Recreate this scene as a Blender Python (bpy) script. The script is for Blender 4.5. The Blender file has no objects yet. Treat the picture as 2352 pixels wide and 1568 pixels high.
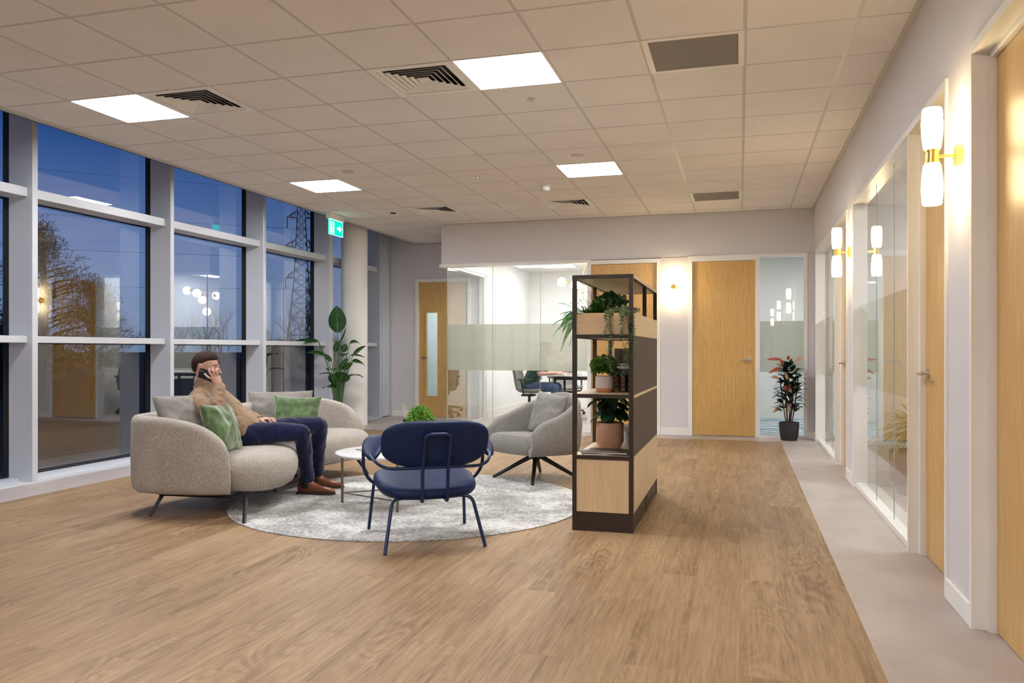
import bpy, bmesh, math, random
from mathutils import Vector, Matrix, noise
import numpy as np
R = math.radians
PI = math.pi
SC = bpy.context.scene
C = SC.collection
# ------------------------------------------------------------------ camera
CAMZ = 1.15
cd = bpy.data.cameras.new('camera')
cam = bpy.data.objects.new('camera', cd)
C.objects.link(cam)
cam.location = (0, 0, CAMZ)
cam.rotation_euler = (R(90), 0, 0.2768)
cd.sensor_width = 36.0
cd.sensor_fit = 'HORIZONTAL'
cd.lens = 36.0 * 1841.0 / 2352.0
cd.shift_y = 19.5 / 2352.0
cd.clip_start = 0.05
cd.clip_end = 2000
SC.camera = cam
# ------------------------------------------------------------------ exposure
SC.view_settings.view_transform = 'Standard'
SC.view_settings.look = 'None'
SC.view_settings.gamma = 1.0
SC.view_settings.use_curve_mapping = False
SC.view_settings.exposure = 0.88
PANEL = 31.0          # radiance of the ceiling panels of the lounge
ROOMP = 12.5         # radiance of the panels in the closed rooms
# ------------------------------------------------------------------ dusk sky
W = bpy.data.worlds.new('dusk')
SC.world = W
W.use_nodes = True
wn = W.node_tree
wn.nodes.clear()
w_out = wn.nodes.new('ShaderNodeOutputWorld')
w_bg = wn.nodes.new('ShaderNodeBackground')
w_tc = wn.nodes.new('ShaderNodeTexCoord')
w_sep = wn.nodes.new('ShaderNodeSeparateXYZ')
w_rmp = wn.nodes.new('ShaderNodeValToRGB')
w_noi = wn.nodes.new('ShaderNodeTexNoise')
w_noi.inputs['Scale'].default_value = 2.0
w_add = wn.nodes.new('ShaderNodeMath')
w_add.operation = 'MULTIPLY_ADD'
w_add.inputs[1].default_value = 0.06
wn.links.new(w_tc.outputs['Generated'], w_sep.inputs[0])
wn.links.new(w_tc.outputs['Generated'], w_noi.inputs['Vector'])
wn.links.new(w_noi.outputs['Fac'], w_add.inputs[0])
wn.links.new(w_sep.outputs['Z'], w_add.inputs[2])
wn.links.new(w_add.outputs[0], w_rmp.inputs[0])
cr = w_rmp.color_ramp
cr.elements[0].position = 0.0
cr.elements[0].color = (0.22, 0.32, 0.50, 1)
cr.elements[1].position = 0.55
cr.elements[1].color = (0.003, 0.035, 0.165, 1)
e = cr.elements.new(0.13); e.color = (0.20, 0.33, 0.66, 1)
e = cr.elements.new(0.20); e.color = (0.11, 0.22, 0.55, 1)
e = cr.elements.new(0.29); e.color = (0.008, 0.085, 0.34, 1)
wn.links.new(w_rmp.outputs[0], w_bg.inputs[0])
w_bg.inputs[1].default_value = 0.45
wn.links.new(w_bg.outputs[0], w_out.inputs[0])


# ------------------------------------------------------------------ materials
class NT:
    def __init__(s, name):
        s.m = bpy.data.materials.new(name)
        s.m.use_nodes = True
        s.t = s.m.node_tree
        s.t.nodes.clear()
        s.out = s.t.nodes.new('ShaderNodeOutputMaterial')

    def n(s, typ, **kw):
        nd = s.t.nodes.new('ShaderNode' + typ)
        for k, v in kw.items():
            if k.startswith('i_'):
                key = k[2:].replace('_', ' ')
                nd.inputs[key].default_value = v
            else:
                setattr(nd, k, v)
        return nd

    def l(s, a, b):
        s.t.links.new(a, b)

    def math(s, op, a, b=None, c=None):
        nd = s.t.nodes.new('ShaderNodeMath')
        nd.operation = op
        for i, v in enumerate((a, b, c)):
            if v is None:
                continue
            if isinstance(v, (int, float)):
                nd.inputs[i].default_value = v
            else:
                s.l(v, nd.inputs[i])
        return nd.outputs[0]

    def coords(s, scale=(1, 1, 1), rot=(0, 0, 0), loc=(0, 0, 0), kind='Object'):
        tc = s.n('TexCoord')
        mp = s.n('Mapping')
        mp.inputs['Scale'].default_value = scale
        mp.inputs['Rotation'].default_value = rot
        mp.inputs['Location'].default_value = loc
        s.l(tc.outputs[kind], mp.inputs[0])
        return mp.outputs[0]

    def noise(s, vec, scale=5, detail=3, rough=.5, dist=0):
        nd = s.n('TexNoise')
        nd.inputs['Scale'].default_value = scale
        nd.inputs['Detail'].default_value = detail
        nd.inputs['Roughness'].default_value = rough
        nd.inputs['Distortion'].default_value = dist
        s.l(vec, nd.inputs['Vector'])
        return nd.outputs['Fac']

    def ramp(s, fac, stops, interp='LINEAR'):
        nd = s.n('ValToRGB')
        r = nd.color_ramp
        r.interpolation = interp
        while len(r.elements) < len(stops):
            r.elements.new(0.5)
        for el, (p, c) in zip(r.elements, stops):
            el.position = p
            el.color = (*c, 1) if len(c) == 3 else c
        s.l(fac, nd.inputs[0])
        return nd.outputs[0]

    def mix(s, fac, a, b, mode='MIX'):
        nd = s.n('MixRGB', blend_type=mode)
        for i, v in enumerate((fac, a, b)):
            if isinstance(v, (int, float)):
                nd.inputs[i].default_value = v
            elif isinstance(v, tuple):
                nd.inputs[i].default_value = (*v, 1) if len(v) == 3 else v
            else:
                s.l(v, nd.inputs[i])
        return nd.outputs[0]

    def pbr(s, col, rough=.5, metal=0., spec=.5, bump=None, bstr=.2, bdist=.01, **kw):
        b = s.n('BsdfPrincipled')
        if isinstance(col, tuple):
            b.inputs['Base Color'].default_value = (*col, 1)
        else:
            s.l(col, b.inputs['Base Color'])
        if isinstance(rough, (int, float)):
            b.inputs['Roughness'].default_value = rough
        else:
            s.l(rough, b.inputs['Roughness'])
        b.inputs['Metallic'].default_value = metal
        b.inputs['Specular IOR Level'].default_value = spec
        for k, v in kw.items():
            b.inputs[k.replace('_', ' ')].default_value = v
        if bump is not None:
            bp = s.n('Bump')
            bp.inputs['Strength'].default_value = bstr
            bp.inputs['Distance'].default_value = bdist
            s.l(bump, bp.inputs['Height'])
            s.l(bp.outputs[0], b.inputs['Normal'])
        s.l(b.outputs[0], s.out.inputs[0])
        return s.m


def simple(name, col, rough=.5, metal=0., spec=.5, var=.06, scale=6., bstr=0.0, bscale=80, **kw):
    t = NT(name)
    v = t.coords()
    f = t.noise(v, scale, 3)
    lo = tuple(max(0, c * (1 - var)) for c in col)
    hi = tuple(min(1, c * (1 + var)) for c in col)
    c = t.ramp(f, [(0.3, lo), (0.7, hi)])
    bmp = t.noise(v, bscale, 2) if bstr else None
    return t.pbr(c, rough, metal, spec, bmp, bstr, .004, **kw)


def fabric(name, lo, mid, hi, scale=260, stretch=(1, 1, .55), rough=.95, bstr=.6, bdist=.003, sheen=.2, big=.12):
    t = NT(name)
    v = t.coords(stretch)
    f = t.noise(v, scale, 2, .6)
    c = t.ramp(f, [(0.34, lo), (0.5, mid), (0.66, hi)])
    f2 = t.noise(t.coords(), 7, 3)
    d = t.ramp(f2, [(0.3, (1 - big,) * 3), (0.7, (1 + 0 * big,) * 3)])
    c = t.mix(1.0, c, d, 'MULTIPLY')
    return t.pbr(c, rough, 0, .2, f, bstr, bdist, Sheen_Weight=sheen)


def wood(name, dark, mid, light, axis='Z', ring=1.0, rough=.45, fine=1.0, sat=1.0):
    t = NT(name)
    sc = {'Z': (5, 5, .55), 'X': (.55, 5, 5), 'Y': (5, .55, 5)}[axis]
    fs = {'Z': (150, 150, 3.5), 'X': (3.5, 150, 150), 'Y': (150, 3.5, 150)}[axis]
    v = t.coords(sc)
    n1 = t.noise(v, 1.0 * ring, 2, .45, .3)
    rings = t.math('FRACT', t.math('MULTIPLY', n1, 16.0))
    rings = t.math('ABSOLUTE', t.math('SUBTRACT', rings, .5))
    fine_n = t.noise(t.coords(fs), 1.0 * fine, 3, .6)
    blend = t.math('ADD', t.math('MULTIPLY', rings, .38), t.math('MULTIPLY', fine_n, .80))
    c = t.ramp(blend, [(0.18, dark), (0.45, mid), (0.75, light)])
    return t.pbr(c, rough, 0, .4, fine_n, .08, .002)


def glass_thin(name, tint=(.93, .97, .95), gain=1.0, extra=0.0):
    """a single flat pane: sees through, and mirrors by the angle of view (two or more surfaces)"""
    t = NT(name)
    tr = t.n('BsdfTransparent')
    tr.inputs[0].default_value = (*tint, 1)
    gl = t.n('BsdfGlossy')
    gl.inputs['Roughness'].default_value = 0.0
    gl.inputs['Color'].default_value = (1, 1, 1, 1)
    lw = t.n('LayerWeight')
    lw.inputs[0].default_value = .5
    f = t.math('POWER', lw.outputs['Facing'], 4.0)
    f = t.math('MULTIPLY', f, 0.92)
    f = t.math('ADD', f, 0.04)
    # n surfaces of one pane
    inv = t.math('POWER', t.math('SUBTRACT', 1.0, f), gain)
    fac = t.math('ADD', t.math('SUBTRACT', 1.0, inv), extra)
    # faint smears of dust, as on any pane
    nz = t.noise(t.coords((1, 1, .5)), 2.2, 4)
    fac = t.math('MULTIPLY', fac, t.math('ADD', .97, t.math('MULTIPLY', nz, .06)))
    mx = t.n('MixShader')
    t.l(fac, mx.inputs[0])
    t.l(tr.outputs[0], mx.inputs[1])
    t.l(gl.outputs[0], mx.inputs[2])
    t.l(mx.outputs[0], t.out.inputs[0])
    return t.m


def frosted(name, col, clear=.12):
    t = NT(name)
    tr = t.n('BsdfTransparent')
    tr.inputs[0].default_value = (.95, .97, .93, 1)
    df = t.n('BsdfDiffuse')
    tl = t.n('BsdfTranslucent')
    nz = t.noise(t.coords(), 600, 2)
    c = t.ramp(nz, [(0.3, tuple(a * .97 for a in col)), (0.7, col)])
    t.l(c, df.inputs[0])
    t.l(c, tl.inputs[0])
    m1 = t.n('MixShader')
    m1.inputs[0].default_value = .62
    t.l(df.outputs[0], m1.inputs[1])
    t.l(tl.outputs[0], m1.inputs[2])
    m2 = t.n('MixShader')
    m2.inputs[0].default_value = 1 - clear
    t.l(tr.outputs[0], m2.inputs[1])
    t.l(m1.outputs[0], m2.inputs[2])
    t.l(m2.outputs[0], t.out.inputs[0])
    return t.m


def emit(name, col, st):
    t = NT(name)
    em = t.n('Emission')
    nz = t.noise(t.coords(), 3, 1)
    c = t.ramp(nz, [(0.0, tuple(a * .98 for a in col)), (1.0, col)])
    t.l(c, em.inputs[0])
    em.inputs[1].default_value = st
    t.l(em.outputs[0], t.out.inputs[0])
    return t.m


def floor_wood():
    t = NT('oak planks')
    tc = t.n('TexCoord')
    mp = t.n('Mapping')
    mp.inputs['Rotation'].default_value = (0, 0, R(90))
    t.l(tc.outputs['Object'], mp.inputs[0])
    br = t.n('TexBrick')
    br.offset = 0.37
    br.offset_frequency = 2
    br.squash = 1.0
    br.inputs['Color1'].default_value = (0, 0, 0, 1)
    br.inputs['Color2'].default_value = (1, 1, 1, 1)
    br.inputs['Mortar'].default_value = (0.5, 0.5, 0.5, 1)
    br.inputs['Scale'].default_value = 1.0
    br.inputs['Mortar Size'].default_value = 0.0007
    br.inputs['Mortar Smooth'].default_value = 0.1
    br.inputs['Brick Width'].default_value = 1.24
    br.inputs['Row Height'].default_value = 0.21
    t.l(mp.outputs[0], br.inputs['Vector'])
    rnd = t.n('SeparateColor')
    t.l(br.outputs['Color'], rnd.inputs[0])
    rv = rnd.outputs[0]
    # every plank reads the grain at an offset of its own
    off = t.n('CombineXYZ')
    t.l(t.math('MULTIPLY', rv, 37.0), off.inputs[0])
    t.l(t.math('MULTIPLY', rv, 91.0), off.inputs[1])
    t.l(t.math('MULTIPLY', rv, 13.0), off.inputs[2])
    va = t.n('VectorMath', operation='ADD')
    t.l(tc.outputs['Object'], va.inputs[0])
    t.l(off.outputs[0], va.inputs[1])

    def sc(x, y):
        m = t.n('Mapping')
        m.inputs['Scale'].default_value = (x, y, 1)
        t.l(va.outputs[0], m.inputs[0])
        return m.outputs[0]
    n1 = t.noise(sc(4.6, 1.25), 1.0, 1.5, .45, .5)
    rings = t.math('FRACT', t.math('MULTIPLY', n1, 19.0))
    rings = t.math('SUBTRACT', t.math('ABSOLUTE', t.math('SUBTRACT', rings, .5)), .25)
    mask = t.n('MapRange')
    mask.inputs[1].default_value = .48
    mask.inputs[2].default_value = .62
    t.l(t.noise(sc(2.0, .6), 1.0, 1, .4), mask.inputs[0])
    fine = t.noise(sc(85, 4.5), 1.0, 5, .72)
    mid_ = t.noise(sc(20, 1.2), 1.0, 3, .6)
    cloud = t.noise(sc(2.5, 1.0), 1.0, 2)
    g = t.math('ADD', t.math('MULTIPLY', fine, .55), t.math('MULTIPLY', mid_, .30))
    g = t.math('ADD', g, t.math('MULTIPLY', t.math('MULTIPLY', rings, mask.outputs[0]), .25))
    g = t.math('ADD', g, t.math('MULTIPLY', cloud, .22))
    g = t.math('ADD', g, t.math('MULTIPLY', rv, .07))
    c = t.ramp(g, [(0.43, (.180, .103, .047)), (0.56, (.325, .205, .107)), (0.70, (.430, .292, .165))])
    c = t.mix(t.math('MULTIPLY', br.outputs['Fac'], .6), c, (.17, .105, .06))
    rgh = t.math('ADD', .40, t.math('MULTIPLY', fine, .18))
    return t.pbr(c, rgh, 0, .35, fine, .10, .002)


def concrete():
    t = NT('stone vinyl')
    v = t.coords()
    a = t.noise(v, 1.6, 5, .6, .4)
    b = t.noise(t.coords((1, .5, 1)), 5, 5, .6)
    g = t.math('ADD', t.math('MULTIPLY', a, .7), t.math('MULTIPLY', b, .3))
    c = t.ramp(g, [(0.32, (.37, .315, .28)), (0.5, (.46, .40, .37)), (0.7, (.55, .50, .47))])
    return t.pbr(c, .42, 0, .4, b, .05, .002)


M = {}
M['wall'] = simple('lilac grey paint', (.70, .672, .69), .8, var=.015, scale=2, bstr=.05, bscale=300)
M['wallw'] = simple('white paint', (.86, .855, .84), .75, var=.015, scale=2, bstr=.04, bscale=300)
M['void'] = simple('recess board with painted shade', (.06, .06, .065), .9)  # shade of the ceiling recess put into the colour as dark grey
M['trim'] = simple('white gloss trim', (.86, .84, .80), .35, var=.02, scale=3)
M['tile'] = simple('mineral fibre tile', (.80, .76, .735), .9, var=.03, scale=2.5, bstr=.12, bscale=420)
M['tbar'] = simple('painted steel grid', (.56, .53, .50), .45, var=.03)
M['floor'] = floor_wood()
M['vinyl'] = concrete()
M['alu'] = simple('painted aluminium', (.60, .625, .68), .38, .1, var=.03, scale=2)  # base colour pushed bluer to stand in for dusk light on the frames
M['gasket'] = simple('black gasket', (.006, .006, .008), .6)
M['sill'] = simple('pale sill board', (.66, .70, .74), .35, var=.05, scale=3)
M['door'] = wood('oak veneer', (.50, .285, .080), (.62, .375, .125), (.70, .46, .18), 'Z', 1.2, .38)
M['oak'] = wood('pale oak laminate', (.66, .48, .28), (.76, .58, .36), (.82, .66, .44), 'Z', .7, .5)
M['oakx'] = wood('pale oak board', (.62, .43, .26), (.72, .53, .33), (.79, .61, .41), 'X', .7, .5)
M['oaky'] = wood('pale oak top', (.66, .49, .30), (.75, .58, .37), (.81, .65, .44), 'Y', .7, .5)
M['chrome'] = simple('brushed steel', (.58, .56, .54), .28, 1.0, var=.05, scale=40)
M['brass'] = simple('satin brass', (.84, .60, .18), .28, .92, var=.04, scale=30)
M['bronze'] = simple('dark bronze powder coat', (.042, .030, .024), .42, .3, var=.05)
M['mesh'] = simple('taupe acoustic panel', (.135, .105, .085), .85, var=.06, scale=200, bstr=.4, bscale=900)
M['glassw'] = glass_thin('window glazing', (.84, .88, .90), 4.0, 0.03)
M['glassp'] = glass_thin('partition glass', (.95, .975, .955), 1.3, 0.0)
M['gedge'] = simple('green glass edge', (.38, .44, .41), .15, var=.05)
M['frost'] = frosted('frosted film', (.50, .50, .415), .12)
M['panel'] = emit('lit diffuser', (.98, .985, 1.0), PANEL)
M['panelr'] = emit('lit office diffuser', (.99, .99, 1.0), ROOMP)
M['shade'] = emit('lit opal glass', (1.0, .78, .42), 17.0)
M['globe'] = emit('lit opal globe', (1.0, .90, .72), 7.0)
M['black'] = simple('black metal', (.010, .010, .012), .4, .2)
M['blackp'] = simple('black plastic', (.012, .012, .014), .45)
M['white'] = simple('white plastic', (.75, .75, .74), .4)
M['sofa'] = fabric('oatmeal boucle', (.23, .205, .178), (.44, .40, .355), (.70, .65, .585), 330)
M['chairf'] = fabric('grey tweed', (.12, .113, .105), (.27, .255, .24), (.50, .475, .45), 380)
M['cush'] = fabric('grey woven cushion', (.20, .185, .17), (.31, .29, .27), (.42, .40, .375), 320, big=.2)
M['velvet'] = fabric('sage velvet', (.085, .145, .060), (.125, .205, .085), (.175, .27, .12), 30, bstr=.08, sheen=.8, big=.3)
M['rug'] = None
M['navy'] = simple('navy leather', (.003, .017, .080), .48, 0, .30, var=.08, scale=40, bstr=.1, bscale=350)
M['navym'] = simple('navy powder coat', (.003, .018, .085), .3, .1, var=.05)
M['marble'] = simple('white marble', (.78, .78, .77), .22, var=.04, scale=4)
M['taupe'] = simple('taupe metal', (.20, .17, .13), .4, .6)
M['stand'] = simple('charcoal steel', (.022, .024, .027), .38, .4)


def rug():
    t = NT('mottled grey carpet')
    v = t.coords((1, 1.1, 1), (0, 0, R(30)))
    a = t.noise(v, 2.6, 4, .65, .3)
    b = t.noise(t.coords(), 46, 4, .68)
    g = t.math('ADD', t.math('MULTIPLY', a, .50), t.math('MULTIPLY', b, .50))
    c = t.ramp(g, [(0.42, (.25, .245, .235)), (0.49, (.42, .415, .40)), (0.57, (.70, .70, .68))])
    return t.pbr(c, .95, 0, .1, b, .5, .004, Sheen_Weight=.2)


M['rug'] = rug()


def blue_carpet():
    t = NT('blue streaked carpet')
    v = t.coords((.9, 3.2, 1))
    a = t.noise(v, 3.0, 5, .65, .6)
    c = t.ramp(a, [(0.38, (.10, .22, .30)), (0.5, (.42, .52, .58)), (0.6, (.75, .77, .78))])
    return t.pbr(c, .95, 0, .1, a, .3, .003)


M['bcarpet'] = blue_carpet()


def leafmat(name, lo, hi, rough=.35, vein=None):
    t = NT(name)
    f = t.noise(t.coords(), 9, 3)
    c = t.ramp(f, [(0.3, lo), (0.7, hi)])
    b = t.n('BsdfPrincipled')
    t.l(c, b.inputs['Base Color'])
    b.inputs['Roughness'].default_value = rough
    tl = t.n('BsdfTranslucent')
    t.l(t.mix(1.0, c, (1.0, 1.0, .5), 'MULTIPLY'), tl.inputs[0])
    mx = t.n('MixShader')
    mx.inputs[0].default_value = .2
    t.l(b.outputs[0], mx.inputs[1])
    t.l(tl.outputs[0], mx.inputs[2])
    t.l(mx.outputs[0], t.out.inputs[0])
    return t.m


M['leafd'] = leafmat('dark glossy leaf', (.010, .045, .012), (.028, .10, .022), .28)
M['leafm'] = leafmat('mid green leaf', (.025, .10, .014), (.055, .20, .028), .4)
M['leafb'] = leafmat('bright boxwood leaf', (.10, .28, .03), (.30, .55, .12), .45)
M['leafbox'] = leafmat('box plant leaf', (.035, .12, .014), (.18, .34, .06), .45)
M['fern'] = leafmat('fern frond', (.035, .17, .025), (.11, .34, .06), .5)
M['euc'] = leafmat('silvery eucalyptus leaf', (.20, .28, .17), (.34, .42, .28), .6)
M['crot'] = leafmat('dark croton leaf', (.008, .018, .010), (.028, .050, .026), .3)
M['red'] = leafmat('red croton leaf', (.30, .03, .02), (.55, .10, .06), .4)
M['peach'] = leafmat('peach croton leaf', (.55, .28, .14), (.60, .34, .18), .45)
M['drac'] = leafmat('yellow striped leaf', (.12, .17, .012), (.50, .50, .06), .4)
M['monst'] = leafmat('deep green split leaf', (.006, .035, .018), (.018, .075, .034), .35)
M['stem'] = simple('green stem', (.05, .13, .03), .5)
M['bark'] = simple('brown stem', (.07, .045, .025), .8, var=.2, scale=40)
M['terra'] = simple('peach terracotta', (.62, .34, .20), .75, var=.05)
M['terrao'] = simple('orange terracotta', (.58, .24, .11), .75, var=.05)
M['pinkw'] = simple('pale pink glaze', (.72, .60, .57), .5, var=.04)
M['potb'] = simple('charcoal planter', (.022, .022, .025), .6)
M['soil'] = simple('soil', (.03, .02, .014), .95, var=.3, scale=60)
M['skin'] = None
M['sock'] = fabric('black elastic', (.008, .007, .006), (.016, .014, .012), (.03, .025, .022), 300)
M['sweat'] = fabric('camel sweatshirt', (.29, .195, .12), (.325, .22, .138), (.35, .24, .155), 420, bstr=.15, sheen=.2, big=.12)
M['jeans'] = fabric('navy trousers', (.006, .008, .040), (.008, .011, .052), (.011, .015, .066), 420, bstr=.2, sheen=.25, big=.2)
M['denim'] = fabric('blue denim', (.03, .06, .16), (.05, .09, .22), (.09, .14, .30), 420, bstr=.2)
M['greent'] = fabric('green t-shirt', (.006, .05, .030), (.010, .075, .045), (.015, .10, .06), 420, bstr=.1)
M['boot'] = simple('brown leather', (.19, .055, .022), .32, var=.3, scale=14, bstr=.1, bscale=60)
M['sole'] = simple('dark sole', (.03, .015, .010), .5)
M['hair'] = simple('dark brown hair', (.035, .016, .010), .7, 0, .2, var=.5, scale=120, bstr=.8, bscale=160)


def skinm():
    t = NT('skin')
    f = t.noise(t.coords(), 18, 3)
    c = t.ramp(f, [(0.3, (.56, .325, .25)), (0.7, (.63, .39, .31))])
    return t.pbr(c, .5, 0, .4, None, Subsurface_Weight=.12, Subsurface_Scale=.02)


M['skin'] = skinm()


# ------------------------------------------------------------------ mesh helpers
class MB:
    def __init__(s):
        s.b = bmesh.new()
        s.mi = 0

    def _f(s, vs):
        try:
            f = s.b.faces.new(vs)
            f.material_index = s.mi
            return f
        except ValueError:
            return None

    def box(s, x0, x1, y0, y1, z0, z1, bev=0, seg=2, mtx=None):
        t = bmesh.new() if bev else s.b
        co = [(x, y, z) for x in (x0, x1) for y in (y0, y1) for z in (z0, z1)]
        v = [t.verts.new(c) for c in co]
        fs = []
        for q in ((0, 1, 3, 2), (4, 6, 7, 5), (0, 4, 5, 1), (2, 3, 7, 6), (0, 2, 6, 4), (1, 5, 7, 3)):
            f = t.faces.new([v[i] for i in q])
            f.material_index = s.mi
            fs.append(f)
        if bev:
            bmesh.ops.bevel(t, geom=list(t.edges), offset=bev, segments=seg, affect='EDGES', profile=.5)
            s.merge(t, mtx)
        elif mtx:
            for q in v:
                q.co = mtx @ q.co
        return s

    def merge(s, t, mtx=None):
        t.verts.index_update()
        mp = [s.b.verts.new(mtx @ q.co if mtx else q.co) for q in t.verts]
        for f in t.faces:
            g = s._f([mp[q.index] for q in f.verts])
            if g:
                g.smooth = f.smooth
                g.material_index = s.mi
        t.free()

    def grid(s, rows, cu=False, cv=False, cap=False):
        """rows: list of rings of points; cu closes each ring, cv closes the list"""
        V = [[s.b.verts.new(p) for p in r] for r in rows]
        n, m = len(V), len(V[0])
        for i in range(n if cv else n - 1):
            for j in range(m if cu else m - 1):
                a, b = V[i], V[(i + 1) % n]
                k = (j + 1) % m
                s._f([a[j], a[k], b[k], b[j]])
        if cap:
            s._f(list(reversed(V[0])))
            s._f(V[-1])
        return s

    def tube(s, pts, r, n=8, caps=True, flat=1.0, up=None):
        pts = [Vector(p) for p in pts]
        if not isinstance(r, (list, tuple)):
            r = [r] * len(pts)
        T = []
        for i in range(len(pts)):
            a = pts[max(i - 1, 0)]
            b = pts[min(i + 1, len(pts) - 1)]
            d = (b - a)
            T.append(d.normalized() if d.length > 1e-9 else Vector((0, 0, 1)))
        u = Vector(up) if up else (Vector((0, 0, 1)) if abs(T[0].z) < .9 else Vector((1, 0, 0)))
        x = T[0].cross(u).normalized()
        rows = []
        for p, t, rr in zip(pts, T, r):
            x = (x - t * x.dot(t))
            x = x.normalized() if x.length > 1e-6 else t.orthogonal().normalized()
            y = t.cross(x)
            ry = rr * flat
            rows.append([p + x * (math.cos(2 * PI * k / n) * rr) + y * (math.sin(2 * PI * k / n) * ry) for k in range(n)])
        s.grid(rows, cu=True, cap=caps)
        return s

    def lathe(s, prof, n=32, c=(0, 0, 0), flute=0, fl=0.0, z0=-9, z1=9):
        rows = []
        for r, z in prof:
            row = []
            for k in range(n):
                a = 2 * PI * k / n
                rr = r
                if flute and z0 <= z <= z1:
                    rr = r + fl * math.cos(a * flute)
                row.append((c[0] + rr * math.cos(a), c[1] + rr * math.sin(a), c[2] + z))
            rows.append(row)
        s.grid(rows, cu=True, cap=True)
        return s

    def ball(s, c, r, n=16, m=10):
        if not isinstance(r, (tuple, list)):
            r = (r, r, r)
        rows = []
        for i in range(1, m):
            a = PI * i / m
            rows.append([(c[0] + r[0] * math.sin(a) * math.cos(2 * PI * k / n), c[1] + r[1] * math.sin(a) * math.sin(2 * PI * k / n), c[2] - r[2] * math.cos(a)) for k in range(n)])
        s.grid(rows, cu=True, cap=True)
        return s

    def prism(s, poly, z0, z1):
        a = [s.b.verts.new((p[0], p[1], z0)) for p in poly]
        b = [s.b.verts.new((p[0], p[1], z1)) for p in poly]
        n = len(poly)
        s._f(list(reversed(a)))
        s._f(b)
        for i in range(n):
            s._f([a[i], a[(i + 1) % n], b[(i + 1) % n], b[i]])
        return s

    def quad(s, a, b, c, d):
        s._f([s.b.verts.new(p) for p in (a, b, c, d)])
        return s

    def xf(s, mtx):
        for v in s.b.verts:
            v.co = mtx @ v.co
        return s

    def build(s, name, mats, parent=None, smooth=True, angle=40, loc=None, rotz=0, subsurf=0, normals=True):
        if normals:
            bmesh.ops.recalc_face_normals(s.b, faces=list(s.b.faces))
        me = bpy.data.meshes.new(name)
        s.b.to_mesh(me)
        s.b.free()
        if not isinstance(mats, (list, tuple)):
            mats = [mats]
        for m in mats:
            me.materials.append(m)
        if smooth:
            me.polygons.foreach_set('use_smooth', [True] * len(me.polygons))
            if angle < 180:
                me.set_sharp_from_angle(angle=R(angle))
        o = bpy.data.objects.new(name, me)
        C.objects.link(o)
        if parent:
            o.parent = parent
        if loc:
            o.location = loc
            o.rotation_euler = (0, 0, rotz)
        if subsurf:
            md = o.modifiers.new('Subdivision', 'SUBSURF')
            md.levels = subsurf
            md.render_levels = subsurf
        return o


def tag(o, label, cat, group=None):
    o['label'] = label
    o['category'] = cat
    if group:
        o['group'] = group
    return o


def thing(name, label, cat, loc=(0, 0, 0), rotz=0, group=None):
    o = bpy.data.objects.new(name, None)
    o.empty_display_size = .1
    C.objects.link(o)
    o.location = loc
    o.rotation_euler = (0, 0, rotz)
    return tag(o, label, cat, group)


def struct(o, label=None):
    o['kind'] = 'structure'
    if label:
        o['label'] = label
    return o


def dup(root, loc, rotz, label, group=None):
    r = root.copy()
    C.objects.link(r)
    r.location = loc
    r.rotation_euler = (0, 0, rotz)
    r['label'] = label
    if group:
        r['group'] = group
    for ch in list(root.children):
        c = ch.copy()
        C.objects.link(c)
        c.parent = r
        for g in list(ch.children):
            d = g.copy()
            C.objects.link(d)
            d.parent = c
    return r


def crom(pts, n=8, closed=False):
    """Catmull-Rom through points"""
    P = [Vector(p) for p in pts]
    out = []
    m = len(P)
    for i in range(m if closed else m - 1):
        if closed:
            a, b, c, d = P[(i - 1) % m], P[i], P[(i + 1) % m], P[(i + 2) % m]
        else:
            a, b, c, d = P[max(i - 1, 0)], P[i], P[i + 1], P[min(i + 2, m - 1)]
        for k in range(n):
            t = k / n
            out.append(.5 * ((2 * b) + (c - a) * t + (2 * a - 5 * b + 4 * c - d) * t * t + (3 * b - a - 3 * c + d) * t ** 3))
    if not closed:
        out.append(P[-1].copy())
    return out


def lerpr(rs, n=8):
    out = []
    for i in range(len(rs) - 1):
        for k in range(n):
            out.append(rs[i] + (rs[i + 1] - rs[i]) * k / n)
    out.append(rs[-1])
    return out


def rowpath(pts, rad=.03, n=5):
    """polyline with rounded corners"""
    P = [Vector(p) for p in pts]
    out = [P[0]]
    for i in range(1, len(P) - 1):
        a, b, c = P[i - 1], P[i], P[i + 1]
        u = (a - b).normalized()
        v = (c - b).normalized()
        r = min(rad, (a - b).length * .49, (c - b).length * .49)
        p0, p1 = b + u * r, b + v * r
        for k in range(n + 1):
            t = k / n
            out.append(p0 * (1 - t) ** 2 + b * 2 * t * (1 - t) + p1 * t * t)
    out.append(P[-1])
    return out


def frame_mtx(o, x, y):
    x = Vector(x).normalized()
    y = Vector(y)
    y = (y - x * y.dot(x)).normalized()
    z = x.cross(y)
    return Matrix(((x.x, y.x, z.x, o[0]), (x.y, y.y, z.y, o[1]), (x.z, y.z, z.z, o[2]), (0, 0, 0, 1)))

# ================================================================== ROOM SHELL
H = 2.99
GX, GY, G = -3.57, 3.60, 0.6
XR = 0.93        # face of the right wall
YF = 11.05       # face of the far wall
XC = -5.42       # edge of the suspended ceiling
XG = -6.20       # window glass
YB = -4.2        # wall behind
YA = 12.87       # back wall of the alcove
XM = -4.18       # side of the glass meeting room

m = MB(); m.box(-5.36, .495, YB, 10.6, -.05, 0)
o = struct(m.build('floor', M['floor'], smooth=False))
m = MB()
m.box(.495, XR + .17, YB, YF + .12, -.05, 0); m.box(-5.36, .495, 10.6, YF, -.05, 0); m.box(-5.86, -5.36, YB, YA, -.05, 0); m.box(-5.36, -4.12, YF, YA, -.05, 0)
struct(m.build('floor', M['vinyl'], smooth=False))
m = MB(); m.box(-6.30, -5.86, YB, YA, -.05, .012)
struct(m.build('trim_1', M['sill'], smooth=False))

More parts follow.
